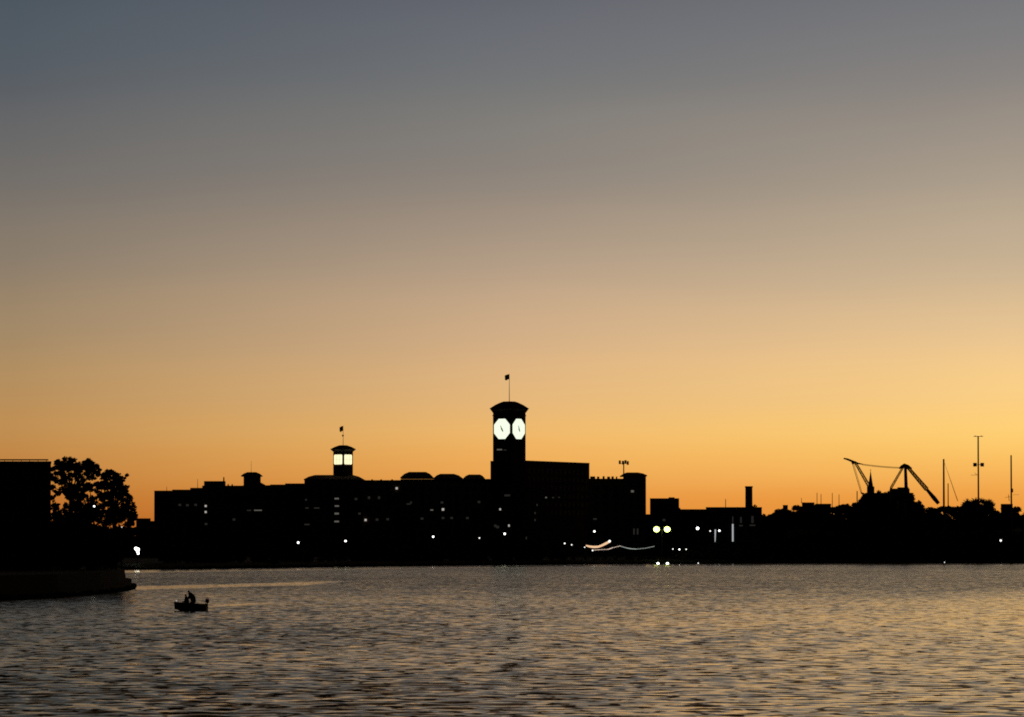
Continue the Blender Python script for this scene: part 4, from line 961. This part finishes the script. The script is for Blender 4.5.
def person(label, J, R_, head, face, jm, name='person'):
    """J: joints (x, y, z) in the boat's frame, bow towards -x"""
    org = Vector(J['pelvis'])
    r_names = list(J.keys()); V = [Vector(J[k])-org for k in r_names]; idx = {k: i for i, k in enumerate(r_names)}
    E = [('pelvis','belly'),('belly','chest'),('chest','neck'),('neck','skull'),
         ('chest','shL'),('shL','elL'),('elL','wrL'),('chest','shR'),('shR','elR'),('elR','wrR'),
         ('pelvis','hipL'),('hipL','knL'),('knL','anL'),('anL','toL'),('pelvis','hipR'),('hipR','knR'),('knR','anR'),('anR','toR')]
    edges = [(idx[a], idx[b_]) for a, b_ in E]; rad = [R_[k[:2]] if k[:2] in R_ else R_[k] for k in r_names]
    for sd in 'LR':                              # palms with five bent fingers
        wv = V[idx['wr'+sd]]; fd = (wv-V[idx['el'+sd]]).normalized(); sdv = fd.cross(Vector((0,0,1))).normalized(); dn = Vector((0,0,-1))
        pi = len(V); V.append(wv+fd*.06); rad.append(.032); edges.append((idx['wr'+sd], pi))
        for k, (off, ln) in enumerate(((-.035,.07),(-.012,.08),(.012,.076),(.034,.06))):
            a = wv+fd*.09+sdv*off; m_ = a+fd*ln*.55+dn*.012; e = m_+fd*ln*.3+dn*.035
            i0 = len(V); V += [a, m_, e]; rad += [.012,.01,.008]; edges += [(pi,i0),(i0,i0+1),(i0+1,i0+2)]
        a = wv+fd*.05-sdv*.045; e = a+fd*.04-sdv*.02+dn*.02; i0 = len(V); V += [a, e]; rad += [.013,.01]; edges += [(pi,i0),(i0,i0+1)]
    me = D.meshes.new('person'); me.from_pydata([tuple(v) for v in V], edges, []); me.update(); me.materials.append(jm)
    o = D.objects.new(name, me); col.objects.link(o); o.location = org
    sk = o.modifiers.new('skin', 'SKIN'); sk.use_smooth_shade = True
    for i, sv in enumerate(me.skin_vertices[0].data if me.skin_vertices else []): sv.radius = (rad[i], rad[i]); sv.use_root = (i == 0)
    if not me.skin_vertices:
        pass
    ss = o.modifiers.new('sub', 'SUBSURF'); ss.levels = 1; ss.render_levels = 2
    tag(o, label, 'person')
    # head with face, neck-deep in the collar, as one child; hair over it
    hc = Vector(head)-org; fdir = Vector(face).normalized(); side = fdir.cross(Vector((0,0,1))).normalized(); upv = side.cross(fdir).normalized()
    hb = MB(); seg, rings = 16, 12
    for i in range(rings+1):
        a = math.pi*i/rings
        for k in range(seg):
            q = 2*math.pi*k/seg; f_, s__, u_ = math.sin(a)*math.cos(q), math.sin(a)*math.sin(q), math.cos(a)
            fr = .1*f_; jaw = 1-.28*max(0,-u_)*1.0
            if f_ > .85 and -.35 < u_ < .15: fr += .022*(1-abs(s__)*3) if abs(s__) < .3 else 0     # nose
            if f_ > .6 and .05 < u_ < .3 and .2 < abs(s__) < .55: fr -= .008                           # eye sockets
            if f_ > .7 and -.65 < u_ < -.45: fr += .004                                                # lips
            hb.v.append(hc+fdir*fr*jaw+side*.078*s__*jaw+upv*.115*u_)
    for i in range(rings):
        for k in range(seg): hb.f.append((i*seg+k,(i+1)*seg+k,(i+1)*seg+(k+1)%seg,i*seg+(k+1)%seg))
    for sg in (-1,1): hb.ball(hc+side*sg*.08-upv*.005, .024, 6, 5, 1.4)
    ho = D.objects.new('head', hb.mesh('head', M['skin'])); col.objects.link(ho); ho.parent = o; smooth(ho)
    for sg in (-1,1):
        e = MB(); e.ball(hc+fdir*.09+side*sg*.032+upv*.015, .012, 6, 5); eo = D.objects.new('eye', e.mesh('eye', M['hair'])); col.objects.link(eo); eo.parent = ho
    cap = MB()
    for i in range(7):
        a = math.pi*.56*i/6
        for k in range(16):
            q = 2*math.pi*k/16; f_, s__, u_ = math.sin(a)*math.cos(q), math.sin(a)*math.sin(q), math.cos(a)
            lift = .02 if f_ > .3 else 0; cap.v.append(hc-fdir*.008+fdir*.106*f_+side*.088*s__+upv*(.124*u_+lift*(i/6)*1.6))
    for i in range(6):
        for k in range(16): cap.f.append((i*16+k,(i+1)*16+k,(i+1)*16+(k+1)%16,i*16+(k+1)%16))
    co = D.objects.new('hair', cap.mesh('hair', M['hair'])); col.objects.link(co); co.parent = o; smooth(co)
    return o
RAD = {'pelvis':.2,'belly':.2,'chest':.21,'neck':.07,'skull':.06,'sh':.11,'el':.085,'wr':.04,'hi':.15,'kn':.11,'an':.07,'to':.05}
a = bxy(190.2); y_ = YBT
person('person in a dark coat half standing at the middle of the boat, leaning forward',
   {'pelvis':(a+.42,y_,1.0),'belly':(a+.3,y_,1.22),'chest':(a+.1,y_,1.5),'neck':(a-.07,y_,1.74),'skull':(a-.12,y_,1.86),
    'shL':(a+.06,y_-.22,1.58),'elL':(a-.1,y_-.34,1.28),'wrL':(a-.42,y_-.28,1.18),'shR':(a+.1,y_+.22,1.58),'elR':(a+.3,y_+.36,1.28),'wrR':(a+.1,y_+.32,1.08),
    'hipL':(a+.38,y_-.14,.93),'knL':(a-.02,y_-.2,.66),'anL':(a+.12,y_-.18,.2),'toL':(a-.1,y_-.2,.17),
    'hipR':(a+.42,y_+.14,.93),'knR':(a+.12,y_+.2,.6),'anR':(a+.4,y_+.18,.2),'toR':(a+.18,y_+.2,.17)},
   dict(RAD, pelvis=.33, belly=.33, chest=.33, neck=.18, skull=.12, sh=.17, el=.14, hi=.2, kn=.15), (a-.14,y_,1.93), (-1,-.15,-.2), M['jacket'])
a = bxy(186.3)
person('person in a dark maroon jacket sitting low towards the bow of the boat',
   {'pelvis':(a+.14,y_-.05,.66),'belly':(a+.12,y_-.05,.88),'chest':(a+.06,y_-.05,1.12),'neck':(a+.0,y_-.05,1.36),'skull':(a-.02,y_-.05,1.47),
    'shL':(a+.04,y_-.26,1.2),'elL':(a-.08,y_-.34,.93),'wrL':(a-.34,y_-.27,.86),'shR':(a+.05,y_+.16,1.2),'elR':(a-.06,y_+.26,.93),'wrR':(a-.32,y_+.14,.86),
    'hipL':(a+.1,y_-.17,.62),'knL':(a-.34,y_-.2,.7),'anL':(a-.4,y_-.18,.24),'toL':(a-.6,y_-.2,.18),
    'hipR':(a+.1,y_+.08,.62),'knR':(a-.34,y_+.11,.7),'anR':(a-.4,y_+.1,.24),'toR':(a-.6,y_+.12,.18)},
   dict(RAD, pelvis=.28, belly=.31, chest=.32, neck=.18, skull=.11, sh=.16, el=.13, hi=.18, kn=.14), (a-.035,y_-.05,1.53), (-1,-.3,-.05), M['jacket2'])
